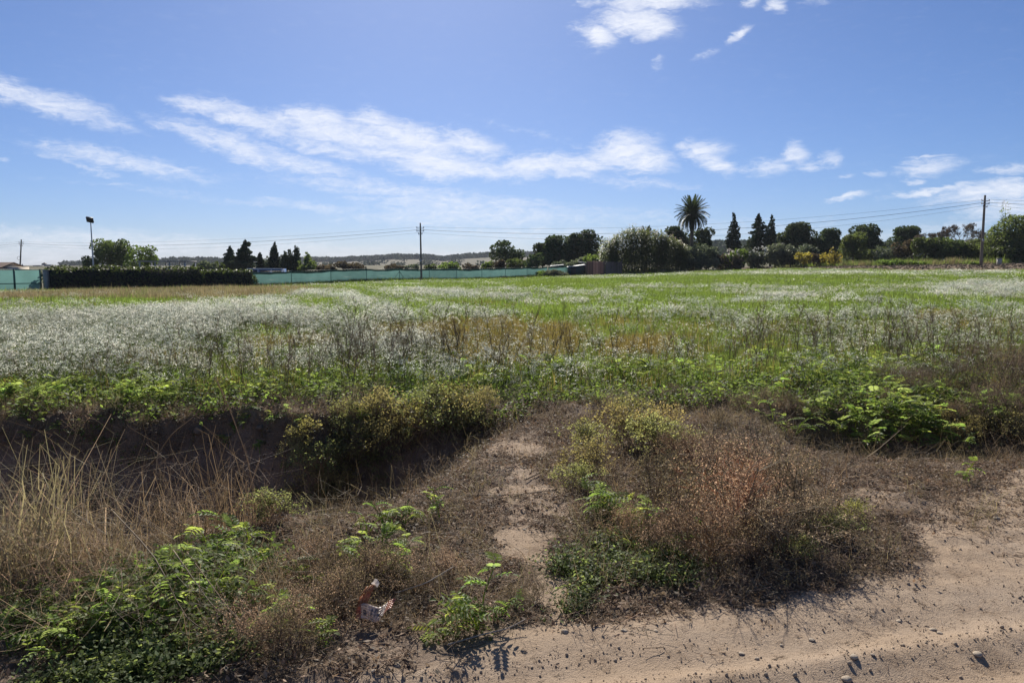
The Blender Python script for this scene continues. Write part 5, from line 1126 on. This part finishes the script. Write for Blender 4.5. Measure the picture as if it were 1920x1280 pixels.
for i, (u, v, s, k) in enumerate([(600,905,.9,0),(640,925,.75,1),(590,935,.7,1),(660,880,1.0,2),(700,860,.95,0),(740,850,.95,1),(690,905,.8,0),(780,830,1.0,2),(820,825,.95,0),(860,815,.9,1),(720,800,.9,1),(790,785,.85,0),(850,775,.8,2),(900,810,.7,0),(640,840,.85,0),(560,870,.6,1),(580,840,.7,2),(905,770,.6,1),(650,800,.7,2),(600,950,.6,0),(520,980,.55,0),(550,960,.6,1),(490,960,.5,0)]):
    bush('small_bush', 'dusty small leaved bush with ochre tips filling the end of the ditch', 'bush', u, v, GOOSE[k], s, 'dusty bushes in the end of the ditch', 90 + i)
for i, (u, v, s) in enumerate([(1650,760,.5),(1710,750,.6),(1770,745,.75),(1825,750,.8),(1880,755,.9),(1920,750,.9),(1790,790,.6),(1850,800,.7),(1900,805,.75),(1740,720,.6),(1850,715,.8),(1660,725,.5),(1905,840,.7),(1990,755,1.0),(2050,745,.9),(2000,720,1.0)]):
    bush('dry_thicket', 'dark brown dry thicket at the right edge of the frame', 'dry bush', u, v, (THICK if i % 3 else SEPIA)[i % 2], s, 'dark thicket at the right edge', 130 + i)
for i, (u, v, s) in enumerate([(1790,835,.6),(1840,830,.65),(1890,825,.7),(1760,800,.5)]):
    bush('small_bush', 'yellowish bush in front of the dark dry thicket', 'bush', u, v, GOOSE[1], s, 'yellowish bushes before the thicket', 150 + i)
for i, (u, v, s) in enumerate([(610,1170,.55),(650,1165,.6),(560,1205,.5),(690,1110,.6),(740,1110,.55),(620,1115,.55),(560,1090,.5),(800,1120,.4),(840,1090,.4),(520,1225,.5),(450,1220,.5),(960,1140,.3),(1000,1120,.3)]):
    bush('dry_twig_bush', 'low dark dry twig bush around the plastic wrapper', 'dry bush', u, v, (SEPIA if i % 2 else RUST)[i % 2], s, 'dry twig bushes around the wrapper', 160 + i)
for i, (u, v, s) in enumerate([(1000,735,.35),(1260,745,.45),(1330,740,.45),(1390,770,.45),(1440,760,.5),(1350,800,.45),(1520,790,.45),(1480,770,.5)]):
    bush('dry_twig_bush', 'low dry twig bush on the dark bank below the field edge', 'dry bush', u, v, SEPIA[i % 2], s, 'dry twig bushes on the dark bank', 190 + i)

# dry stalks along the field edge
def stalk_mesh(seed):
    global rng
    rng = np.random.default_rng(seed); m = MB(); h = rng.uniform(.65, 1.0); n = 7; t = np.linspace(0, 1, n); lx, ly = rng.normal(0, .16, 2)
    pts = np.c_[lx * t ** 1.6, ly * t ** 1.6, h * t]; m.path(pts, np.linspace(.0042, .0020, n), 4, cap=False)
    nb = 9; i = rng.uniform(.3, .98, nb); p = np.c_[np.interp(i, t, pts[:, 0]), np.interp(i, t, pts[:, 1]), np.interp(i, t, pts[:, 2])]; a = rng.random(nb) * 6.283; L_ = rng.uniform(.10, .30, nb)
    q = p + np.c_[np.cos(a) * L_ * .42, np.sin(a) * L_ * .42, L_]; m.tubes(p, q, .0026, .0016, 3)
    k = np.repeat(q, 3, 0); l = np.repeat(p, 3, 0); f = rng.uniform(.4, 1, (len(k), 1)); c = l * (1 - f) + k * f; m.tubes(c, c + rng.normal(0, .035, c.shape) + [0, 0, .05], .0016, .001, 3)
    for j in range(2): m.quads(cards(q + rng.normal(0, .03, q.shape), .014, None, .6), tint(nb, .7, 1.5))
    return m.mesh('dry stalk', ['stalk'])
STK = [stalk_mesh(700 + i) for i in range(7)]
rr = random.Random(9)
def stalks(label, group, u0, u1, v0, v1, n, s0, s1):
    for i in range(n):
        x, y = hit(rr.uniform(u0, u1), rr.uniform(v0, v1)); o = link('dry_stalk', STK[rr.randrange(7)], None, (x, y, float(H(np.array([x]), np.array([y]))[0]) - .02), rr.random() * 6.283)
        o.rotation_euler = (rr.gauss(0, .10), rr.gauss(0, .10), rr.random() * 6.283); s = rr.uniform(s0, s1); o.scale = (s, s, s); tag(o, label, 'dry stalk', group)
stalks('thin dark dry stalk standing at the field edge left of the causeway', 'dry stalks left of the causeway', 360, 660, 722, 746, 48, .6, 1.0)
stalks('thin dark dry stalk in the close stand above the causeway', 'dry stalks above the causeway', 640, 960, 698, 728, 72, .65, 1.05)
stalks('thin dark dry stalk among the weeds right of the causeway', 'dry stalks right of the causeway', 970, 1400, 690, 712, 56, .5, .9)
stalks('thin dark dry stalk in the stand above the right bank', 'dry stalks above the right bank', 1400, 1930, 680, 712, 92, .65, 1.05)
stalks('sparse dry stalk above the dark ditch on the left', 'dry stalks above the ditch', 0, 360, 732, 752, 24, .5, .85)

# dry grass
def straw_tuft(seed, n, h, spread, kink=.3, mat='straw', w_=.006):
    global rng
    rng = np.random.default_rng(seed); m = MB(); b0 = np.c_[rng.normal(0, spread, (n, 2)), np.zeros(n)]; a = rng.random(n) * 6.283; d = np.c_[np.cos(a), np.sin(a), 0 * a]; hh = h * rng.uniform(.45, 1.1, n); cu = rng.uniform(.1, 1.0, n) ** 1.5
    s = np.c_[-np.sin(a), np.cos(a), 0 * a] * (w_ / 2 * rng.uniform(.5, 1.4, n))[:, None]; c = tint(n, .55, 1.25); prev = b0
    for k in range(1, 6):
        t = k / 5; p = b0 + d * (hh * cu * t ** 2 * .95)[:, None] + np.array([[0, 0, 1.]]) * (hh * (t - .42 * cu * t ** 3))[:, None] + rng.normal(0, .012 * k, (n, 3)) * kink * 2
        sc = 1 - .8 * t; m.quads(np.stack([prev - s * (sc + .16), prev + s * (sc + .16), p + s * sc, p - s * sc], 1), c); prev = p
    return m.mesh('dry blades', [mat])
STRAW = [straw_tuft(800 + i, 60, .78, .13, .9) for i in range(2)] + [straw_tuft(806, 60, .6, .16, 1.3, 'rust', .007)] + [straw_tuft(810 + i, 60, .75, .12, .5, 'drygrass', .009) for i in range(2)]
for i, (u, v, s, k) in enumerate([(20,1110,1.05,0),(60,1120,1.1,3),(100,1100,1.0,1),(140,1095,1.05,2),(40,1075,1.1,4),(180,1080,.9,0),(90,1060,1.0,3),(0,1150,.8,1),(130,1130,.7,2),(205,1065,.7,1),(225,1080,.5,4),(-20,1080,1.1,2),(165,1125,.6,0)]):
    x, y = hit(u, v); o = link('dry_grass_tuft', STRAW[k], None, (x, y, float(H(np.array([x]), np.array([y]))[0]) - .02), i * 1.3); o.scale = (s, s, s); tag(o, 'straw coloured dry grass tuft massed at the left edge of the ditch', 'dry grass', 'dry grass at the left edge of the ditch')
for i, (u, v, s, k) in enumerate([(300,1010,.85,1),(345,1005,.75,2),(400,1000,.9,0),(450,985,.7,1),(330,1030,.7,0),(500,985,.55,2)]):
    x, y = hit(u, v); o = link('dry_grass_tuft', STRAW[k], None, (x, y, float(H(np.array([x]), np.array([y]))[0]) - .02), i * 2.1); o.scale = (s * .8, s * .8, s); tag(o, 'thin dry grass tuft inside the dark ditch behind the lush weeds', 'dry grass', 'thin dry grass inside the ditch')
for i, (u, v, s, k) in enumerate([(760,935,.45,0),(700,950,.4,1),(720,915,.4,3)]):
    x, y = hit(u, v); o = link('dry_grass_tuft', STRAW[k], None, (x, y, float(H(np.array([x]), np.array([y]))[0]) - .02), i * 2.1); o.scale = (s, s, s); tag(o, 'short dry grass tuft at the shadow edge beside the causeway', 'dry grass', 'dry grass beside the causeway')
def cane_line(name, label, cat, pts, r, mat='straw', grp=None, lift=None):
    P3 = []
    for (u, v, h) in pts: x, y = hit(u, v); P3.append([x, y, float(H(np.array([x]), np.array([y]))[0]) + h])
    P3 = np.array(P3); t = np.linspace(0, 1, len(P3)); tt = np.linspace(0, 1, 13); Q = np.stack([np.interp(tt, t, P3[:, k]) for k in range(3)], 1); Q[1:-1] = (Q[:-2] + 2 * Q[1:-1] + Q[2:]) / 4
    m = MB(); m.path(Q - Q[0], np.linspace(r * .6, r * .35, 13), 5); tag(link(name, m.mesh(name, [mat]), None, Q[0]), label, cat, grp)
cane_line('fallen_stem', 'long pale bent stem arching over the weeds towards the lower middle', 'stem', [(215,1080,.35),(300,1165,.3),(350,1215,.12),(420,1222,.06),(490,1222,.05)], .006)
cane_line('fallen_stem', 'pale forked stem lying low right of the lush weeds', 'stem', [(330,1150,.30),(400,1195,.14),(490,1225,.05)], .005)
cane_line('fallen_stem', 'thin pale stem slanting down beside the forked stem', 'stem', [(355,1130,.25),(430,1190,.12),(520,1245,.03)], .004)
cane_line('broken_reed', 'pale broken reed bent to a sharp point in front of the dark ditch wall', 'reed', [(290,1005,.45),(330,1000,.62),(380,1000,.74),(415,1000,.98)], .006)
cane_line('broken_reed', 'second leg of the sharply bent reed before the dark ditch wall', 'reed', [(415,1000,.98),(440,1000,.78),(470,995,.45),(480,990,.1)], .006)
cane_line('stick', 'grey stick lying across the sandy edge right of the lone clump', 'stick', [(840,1220,.02),(900,1205,.03),(955,1190,.03),(985,1180,.05)], .007, 'palebark')
cane_line('stick', 'short brown stick lying on the sand of the causeway', 'stick', [(985,905,.02),(1020,890,.03)], .009, 'bark'); cane_line('stick', 'thin stick across the upper causeway', 'stick', [(925,935,.02),(975,932,.02),(1050,925,.03)], .007, 'bark')
cane_line('stick', 'pale stick half buried beside the lone weed clump', 'stick', [(740,1130,.05),(800,1135,.1),(850,1120,.16)], .006, 'palebark')
cane_line('fallen_stem', 'pair of straw stems leaning over the right bank, upper one', 'stem', [(1600,880,.02),(1650,860,.12),(1720,830,.36)], .005); cane_line('fallen_stem', 'pair of straw stems leaning over the right bank, lower one', 'stem', [(1580,890,.02),(1640,870,.10),(1700,845,.28)], .005)
cane_line('fallen_stem', 'pale curved stem on the right bank above the weed patch', 'stem', [(1545,760,.1),(1580,755,.18),(1640,750,.06)], .008, 'palebark')
for i, (u, v) in enumerate([(700,960),(640,985),(560,1000),(600,1010)]): pass

for i, (u, v, s, k) in enumerate([(250,1170,.45,0),(330,1185,.5,1),(420,1150,.4,0),(180,1160,.5,2),(120,1180,.5,1),(60,1190,.5,2),(480,1110,.4,0),(380,1215,.4,1),(540,1130,.35,2),(300,1120,.5,0)]):
    x, y = hit(u, v); o = link('dry_grass_tuft', STRAW[k], None, (x, y, float(H(np.array([x]), np.array([y]))[0]) - .02), i * 2.7); o.scale = (s * 1.5, s * 1.5, s); tag(o, 'sparse straw tangled through the lush weeds at lower left', 'dry grass', 'straw tangled through the lush weeds')
rl = random.Random(21)
for i in range(34):
    x = rl.uniform(-6.4, -.7); y = 8.15 + .03 * x + rl.uniform(-.42, .25); k = rl.choice((2, 2, 0, 3)); o = link('dry_grass_tuft', STRAW[k], None, (x, y, float(H(np.array([x]), np.array([y]))[0]) - .02), rl.random() * 6); s = rl.uniform(.25, .5); o.scale = (s, s, s); o.rotation_euler.x = R(rl.uniform(5, 40)); tag(o, 'small dry grass tuft overhanging the lip of the dark ditch wall', 'dry grass', 'dry tufts overhanging the ditch wall')
for i in range(14): weed('scrappy green weed hanging on the upper face of the dark ditch wall', 0, i, .2, 6, 'scrappy weeds on the ditch wall', 900 + i, xy=(rl.uniform(-6.2, -1.2), 8.1 + rl.uniform(-.5, .1)))
g_ = np.random.default_rng(77); m = MB()
for i in range(150):
    x = g_.uniform(-6.5, -.6); yl = 8.15 + .03 * x; y0 = yl - g_.uniform(-.05, .45); p = []
    for k in range(6): yy = y0 - .05 * k * g_.uniform(.3, 1.6); xx = x + g_.normal(0, .02) * k; p.append([xx, yy - .02 - .01 * k, float(H(np.array([xx]), np.array([yy]))[0]) + .015])
    m.path(np.array(p), np.linspace(g_.uniform(.002, .005), .001, 6), 3, cap=False)
tag(link('hanging_roots', m.mesh('hanging roots', ['drygrass'])), None, None, kind='stuff')

# stones
def stone_mesh(seed, smooth=False):
    import bmesh
    g = np.random.default_rng(seed); bm = bmesh.new(); bmesh.ops.create_icosphere(bm, subdivisions=2, radius=1.0); k = g.uniform(.75, 1.2, 3) * [1, 1, .72]; n1 = g.normal(size=(7, 3)); n1 /= np.linalg.norm(n1, axis=1, keepdims=True); dd = g.uniform(.55, .9, 7)
    for v in bm.verts:
        c = np.array(v.co)
        for nn, q in zip(n1, dd): e = c @ nn - q; c = c - nn * max(e, 0) * .85
        v.co = c * k
    me = bpy.data.meshes.new('stone'); bm.to_mesh(me); bm.free(); me.materials.append(MAT['stone']); me.polygons.foreach_set('use_smooth', np.ones(len(me.polygons), bool)); return me
STN = [stone_mesh(900 + i) for i in range(5)]
for i, (u, v, r, lb) in enumerate([(1060,1187,.030,'fist sized stone at the foot of the causeway'), (1170,1183,.018,'small pale stone on the sand below the ground cover'), (1230,1183,.014,'small dark stone right of the pale one below the ground cover'), (1868,972,.030,'largest pale stone on the sand at the right edge'), (1855,990,.016,'small stone below the largest pale stone'), (1728,970,.014,'lone small stone on the sand under the right bank'),
        (1685,1165,.016,'dark stone alone on the smooth part of the track'), (1600,1232,.024,'dark round stone near the lower right corner of the track'), (1833,1228,.026,'dark stone nearest the right corner'), (1588,1275,.028,'stone cut by the bottom edge of the frame'), (1465,1212,.016,'pale stone on the track below the gravel ridge'), (1522,1200,.016,'dark stone right of the pale one below the gravel ridge'), (1750,1182,.022,'grey stone in the gravel of the right wheel track'), (1762,1188,.018,'second grey stone touching the one in the right wheel track'), (1636,1232,.013,'white chip of stone on the track'), (1420,1238,.02,'flat stone in the left gravel of the track'), (1390,1225,.015,'small stone at the left end of the gravel'), (745,1248,.022,'grey stone in the stalk shadows at the bottom'), (1545,1098,.015,'white pebble at the edge of the dark litter'), (700,1262,.016,'small stone at the bottom left of the sand')]):
    x, y = hit(u, v); o = link('stone', STN[i % 5], None, (x, y, float(H(np.array([x]), np.array([y]))[0]) + r * .08), i * 1.7); r *= .78; o.scale = (r * 1.2, r, r * .72); tag(o, lb, 'stone')

# plastic wrapper
def wrapper():
    x, y = hit(700, 1180); z = float(H(np.array([x]), np.array([y]))[0]); root = thing('plastic_wrapper', 'torn white plastic wrapper with orange ends lying in dry twigs', 'wrapper', (x, y, z + .02)); root.scale = (1.15, 1.15, 1.15)
    nu, nv = 15, 7
    def sheet(u, v):                                       # a strip folded into a rising curl at its right end and a flap on its left
        X = -.072 + .144 * u; Z = .018 + .05 * ss(.55, 1.0, u) + .012 * np.sin(u * 9) * .5 + .055 * v * (.75 + .35 * np.sin(u * 5)); Yy = .012 * np.sin(v * 3 + u * 6) + .03 * v
        return np.stack([X + .018 * v * (u - .2), Yy, Z], -1)
    U, Vv = np.meshgrid(np.linspace(0, 1, nu), np.linspace(0, 1, nv)); g = sheet(U, Vv); ix = np.arange(nu * nv).reshape(nv, nu)
    def part(nm, j0, j1, mat):
        b = MB(); q = np.stack([g[:-1, :-1], g[:-1, 1:], g[1:, 1:], g[1:, :-1]], 2)[:, j0:j1].reshape(-1, 4, 3); b.quads(q); o = link(nm, b.mesh(nm, [mat], True), root); md = o.modifiers.new('thickness', 'SOLIDIFY'); md.thickness = .0008; return o
    part('end_band', 0, 2, 'wrapo'); part('body', 2, nu - 4, 'wrapw'); part('end_band', nu - 4, nu - 1, 'wrapo')
    b = MB(); t = np.linspace(0, 1, 6); base = sheet(np.linspace(.02, .3, 6), np.ones(6)); q = []
    W2 = [base + np.c_[.012 * np.sin(t * 3) + k * .026, 0 * t + .03 * k, 0 * t + k * .07] for k in (0, .5, 1)]; W2[2][:, 0] += .01
    for k in (0, 1):
        for j in range(5): q.append([W2[k][j], W2[k][j + 1], W2[k + 1][j + 1] * .5 + W2[k + 1][j] * .5 if k else W2[k + 1][j + 1], W2[k + 1][j]])
    b.quads(q); o = link('torn_flap', b.mesh('torn flap', ['wrapb']), root); o.modifiers.new('thickness', 'SOLIDIFY').thickness = .0008
    b = MB(); c = W2[2][3]; a = np.linspace(0, 6.283, 9)[:-1]; k_ = np.array([1, .7, .9, .6, 1, .75, .5, .8]); rim = c + np.c_[np.cos(a) * .017 * k_, 0 * a - .004 + .01 * np.sin(a * 2), np.sin(a) * .022 * k_ + .002]; b.tris([[c + [0, -.008, .002], rim[i], rim[(i + 1) % 8]] for i in range(8)]); o = link('torn_edge', b.mesh('torn edge', ['wrapw']), root)
    # printed strokes, too crumpled to read, and a dark round mark
    def on(u, v): return sheet(np.array(u), np.array(v)) + np.array([0, -.0022, 0])
    b = MB()
    for (u0, v0, u1, v1, wd) in [(.22,.30,.22,.55,.012),(.22,.55,.28,.55,.012),(.28,.30,.28,.55,.012),(.22,.30,.28,.30,.02),(.42,.35,.42,.75,.012),(.42,.75,.47,.78,.012),(.42,.55,.46,.55,.012),(.52,.45,.52,.85,.012),(.52,.85,.57,.85,.012),(.60,.50,.60,.88,.012),(.60,.50,.65,.52,.012),(.69,.55,.69,.9,.012)]:
        du, dv = (wd, 0) if abs(v1 - v0) > abs(u1 - u0) else (0, wd * 5); b.quads([[on(u0 - du, v0 - dv), on(u0 + du, v0 - dv) if du else on(u1, v1 - dv), on(u1 + du, v1 + dv), on(u1 - du, v1 + dv) if du else on(u0, v0 + dv)]])
    link('print', b.mesh('print', ['ink']), root)['kind'] = 'stuff'
MAT['ink'] = M('faded ink', (.15, .13, .13), .5, .3, 60); MAT['wrapb'] = leaf_mat('faded orange film', (.36, .17, .09), .35, (.45, .22, .11), .4, .0, .4, False); MAT['wrapw'] = leaf_mat('white plastic film', (.60, .50, .46), .35, (.66, .54, .48), .3, .0, .5, False); MAT['wrapo'] = leaf_mat('orange plastic film', (.46, .20, .14), .35, (.55, .26, .17), .3, .0, .5, False)
wrapper()

# ------------------------------------------------------------------ uncountable cover on the bank and the track
def near_pts(n, x0, x1, y0, y1):
    return rng.uniform(x0, x1, n), rng.uniform(y0, y1, n)
def litter_tpl(seed, kind):
    global rng
    rng = np.random.default_rng(seed); m = MB(); n = 9
    c = np.c_[rng.normal(0, .035, (n, 2)), rng.uniform(.002, .014, n)]
    if kind == 0:
        a = rng.random(n) * 6.283; L_ = rng.uniform(.02, .09, n); d = np.c_[np.cos(a), np.sin(a), rng.normal(0, .18, n)] * L_[:, None] * .5; m.tubes(c - d, c + d, .0016, .0011, 3, tint(n, .6, 2.1))
    else: m.quads(cards(c, rng.uniform(.010, .032, n), np.c_[rng.normal(0, .6, (n, 2)), np.ones(n)], .5), tint(n, .45, 1.9))
    return m.mesh('litter', ['litter'])
LIT = [litter_tpl(1000 + i, i % 2) for i in range(8)]
rng = np.random.default_rng(13)
n = 100000; x, y = near_pts(n, -7.8, 7.8, 2.4, 9.6); s_, l_, f_ = masks(x, y); d_, d2_ = ditch(x, y)
k = (rng.random(n) < np.clip(l_ * .95 + (1 - s_) * .22 + .012, 0, 1)) & (np.abs(x) < y * .95 + .6) & (f_ < .6) & (rng.random(n) < 1.1 - d_ * .6); x, y = x[k], y[k]; n = len(x)
scatter('dead_litter', on_ground(x, y, .001), yaw(n, .25), rng.uniform(.55, 1.35, n), rng.integers(0, 8, n), LIT)
PEB = [stone_mesh(950 + i) for i in range(4)]
for p_ in PEB: p_.materials[0] = MAT['pebble']
n = 90000; x, y = near_pts(n, -1.6, 6.5, 2.2, 6.4); s_, l_, f_ = masks(x, y); rut = 0
for off, wd in ((.30, .05), (.62, .07), (1.10, .10), (1.45, .25)): rut = np.maximum(rut, np.exp(-((y - (3.3 + .26 * x - off)) / wd) ** 2))
k = rng.random(n) < s_ * (.12 + .85 * rut * ss(.35, .6, fbm(x * 1.7, y * 1.7, 77, 2) + .1)) * ss(.1, .5, fbm(x * .9, y * .9, 78, 2) + .1); x, y = x[k], y[k]; n = len(x); sc = np.minimum(.0029 * np.exp(rng.normal(0, .5, n)), .011)
scatter('gravel', on_ground(x, y) + np.c_[0 * x, 0 * x, sc * .25], yaw(n, 2), sc, rng.integers(0, 4, n), PEB)
n = 30000; x, y = near_pts(n, -1.6, 6.5, 2.2, 6.4); s_, l_, f_ = masks(x, y); k = rng.random(n) < s_ * .5; x, y = x[k], y[k]; n = len(x)
scatter('dead_crumbs', on_ground(x, y, .001), yaw(n, .3), rng.uniform(.12, .36, n), rng.integers(0, 8, n), LIT)
# creeping green cover
def cover_tpl(seed, mat, sz, n, rad, hh):
    global rng
    rng = np.random.default_rng(seed); m = MB(); c = np.c_[rng.normal(0, rad, (n, 2)), rng.random(n) * hh]; m.quads(cards(c, sz * rng.uniform(.6, 1.3, n), np.c_[rng.normal(0, .6, (n, 2)), np.ones(n)], .55), tint(n, .5, 1.4)); i = rng.integers(0, n, n // 3); m.tubes(c[i] * [.3, .3, 0], c[i], .0014, .001, 3, tint(len(i), .6, 1)); return m.mesh('cover', [mat])
CV = [cover_tpl(1100 + i, 'cover', .018, 60, .05, .07) for i in range(3)]; CW = [cover_tpl(1110 + i, 'grass', .03, 50, .07, .12) for i in range(3)]; SG = [straw_tuft(1120 + i, 14, .22, .05, .5, ('straw', 'drygrass', 'straw')[i], .003) for i in range(3)]
rng = np.random.default_rng(14)
def patch(name, tpl, polys, n, s0, s1, jit=.12):
    for poly in polys:
        g = np.array([hit(*p) for p in poly]); x = rng.uniform(g[:, 0].min() - .1, g[:, 0].max() + .1, n); y = rng.uniform(g[:, 1].min() - .1, g[:, 1].max() + .1, n)
        k = inpoly(x + (fbm(x * 4, y * 4, 98, 2) - .5) * jit * 4, y + (fbm(x * 4, y * 4, 99, 2) - .5) * jit * 4, g); x, y = x[k], y[k]; m_ = len(x)
        scatter(name, on_ground(x, y), yaw(m_, .2), rng.uniform(s0, s1, m_), rng.integers(0, len(tpl), m_), tpl)
patch('ground_cover', CV, [[(1085,1030),(1180,1010),(1290,1050),(1290,1090),(1180,1120),(1090,1130),(1060,1080)], [(120,1235),(250,1215),(420,1205),(470,1235),(330,1275),(100,1275)]], 420, .7, 1.5)
patch('ground_cover', CW, [[(60,1150),(470,1040),(520,1120),(420,1200),(80,1230)], [(1490,720),(1800,720),(1860,800),(1600,850),(1500,780)]], 420, .6, 1.3)
x, y = near_pts(1700, -8.5, 8.5, 6.8, 9.9); fe = field_edge(x); k = (y > fe - .75) & (y < fe + .9) & (rng.random(len(x)) < .8); x, y = x[k], y[k]; n = len(x)
scatter('edge_herbs', on_ground(x, y), yaw(n, .2), rng.uniform(.8, 1.7, n), rng.integers(0, 3, n), CW)
x, y = near_pts(5400, -7.8, 7.8, 3.0, 9.4); s_, l_, f_ = masks(x, y); k = rng.random(len(x)) < (1 - s_) ** 2 * .6 * (1 - f_); x, y = x[k], y[k]; n = len(x)
scatter('dry_wisps', on_ground(x, y), yaw(n, .3), rng.uniform(.5, 1.3, n), rng.integers(0, 3, n), SG)
spray('sprig of green weed showing through the dark thicket at the right', [(1700,770),(1760,775),(1830,780),(1880,790),(1910,760),(1790,760)], .40, 9, 'weeds through the dark thicket', 970)
MAT['soilclod'] = M('bank clods', (.16, .125, .095), .95, .4, 9, .4); SCL = [stone_mesh(980 + i) for i in range(3)]
for p_ in SCL: p_.materials[0] = MAT['soilclod']
x, y = near_pts(4200, -7, .2, 5.2, 8.6); d_, d2_ = ditch(x, y); k = (d_ > .08) & (rng.random(len(x)) < .8); x, y = x[k], y[k]; n = len(x); sc = np.minimum(.012 * np.exp(rng.normal(0, .6, n)), .06)
scatter('soil_clods', on_ground(x, y), yaw(n, 1.5), sc, rng.integers(0, 3, n), SCL)
# labels of small groups: tell the members apart by their place in the row
ORD = 'first second third fourth fifth sixth seventh eighth ninth tenth eleventh twelfth thirteenth fourteenth fifteenth sixteenth seventeenth eighteenth nineteenth twentieth'.split() + ['twenty ' + k for k in 'first second third fourth fifth sixth seventh eighth ninth'.split()]
grp = {}
for o in SC.objects:
    if o.parent is None and 'group' in o: grp.setdefault((o['group'], o['label']), []).append(o)
for (g_, l_), os_ in grp.items():
    if 1 < len(os_) <= 26:
        os_.sort(key=lambda o: proj(*o.location)[0])
        for i, o in enumerate(os_): o['label'] = ' '.join(l_.split()[:16 - 3 - (1 if i >= 20 else 0)]) + ', ' + ('leftmost one' if i == 0 else 'rightmost one' if i == len(os_) - 1 else ORD[i] + ' from left')
n = 9000; x = rng.uniform(20, 75, n); y = rng.uniform(55, 122, n); yv = yfar(x, y); k = (y > yv + .3) & (y < yv + 30) & (960 + F * x / y > 1400); x, y = x[k], y[k]; n = len(x)
MAT['clod'] = M('ploughed clods', (.125, .09, .055), .95, .45, 4, .4); CLOD = [stone_mesh(970 + i) for i in range(3)]
for p_ in CLOD: p_.materials[0] = MAT['clod']
sc = rng.uniform(.04, .16, n); scatter('soil_clods', on_ground(x, y), yaw(n, 1.5), sc, rng.integers(0, 3, n), CLOD)
n = 900; t_ = rng.random(n); u_ = 1400 + 600 * t_; y = np.interp(u_, YF_U, YF_Y) + rng.normal(.5, 1.2, n); x = (u_ - 960) / F * y
scatter('dry_verge_grass', on_ground(x, y), yaw(n, .1), rng.uniform(.3, .7, n), rng.integers(0, 3, n), BR_F)
#SPLIT5
# ------------------------------------------------------------------ haze
hm = bpy.data.materials.new('haze air'); hm.use_nodes = True; hn = NT(hm.node_tree)
pv = hn.n('ShaderNodeVolumePrincipled', {'Color': (.86, .91, 1, 1), 'Density': .00014, 'Anisotropy': 0.0}); hn.n('ShaderNodeOutputMaterial', {'Volume': pv.outputs[0]})
m = MB(); m.box((0, 1400, 20), (5600, 3200, 60)); me = m.mesh('haze', []); me.materials.clear(); me.materials.append(hm); tag(link('haze', me), None, None, kind='stuff')
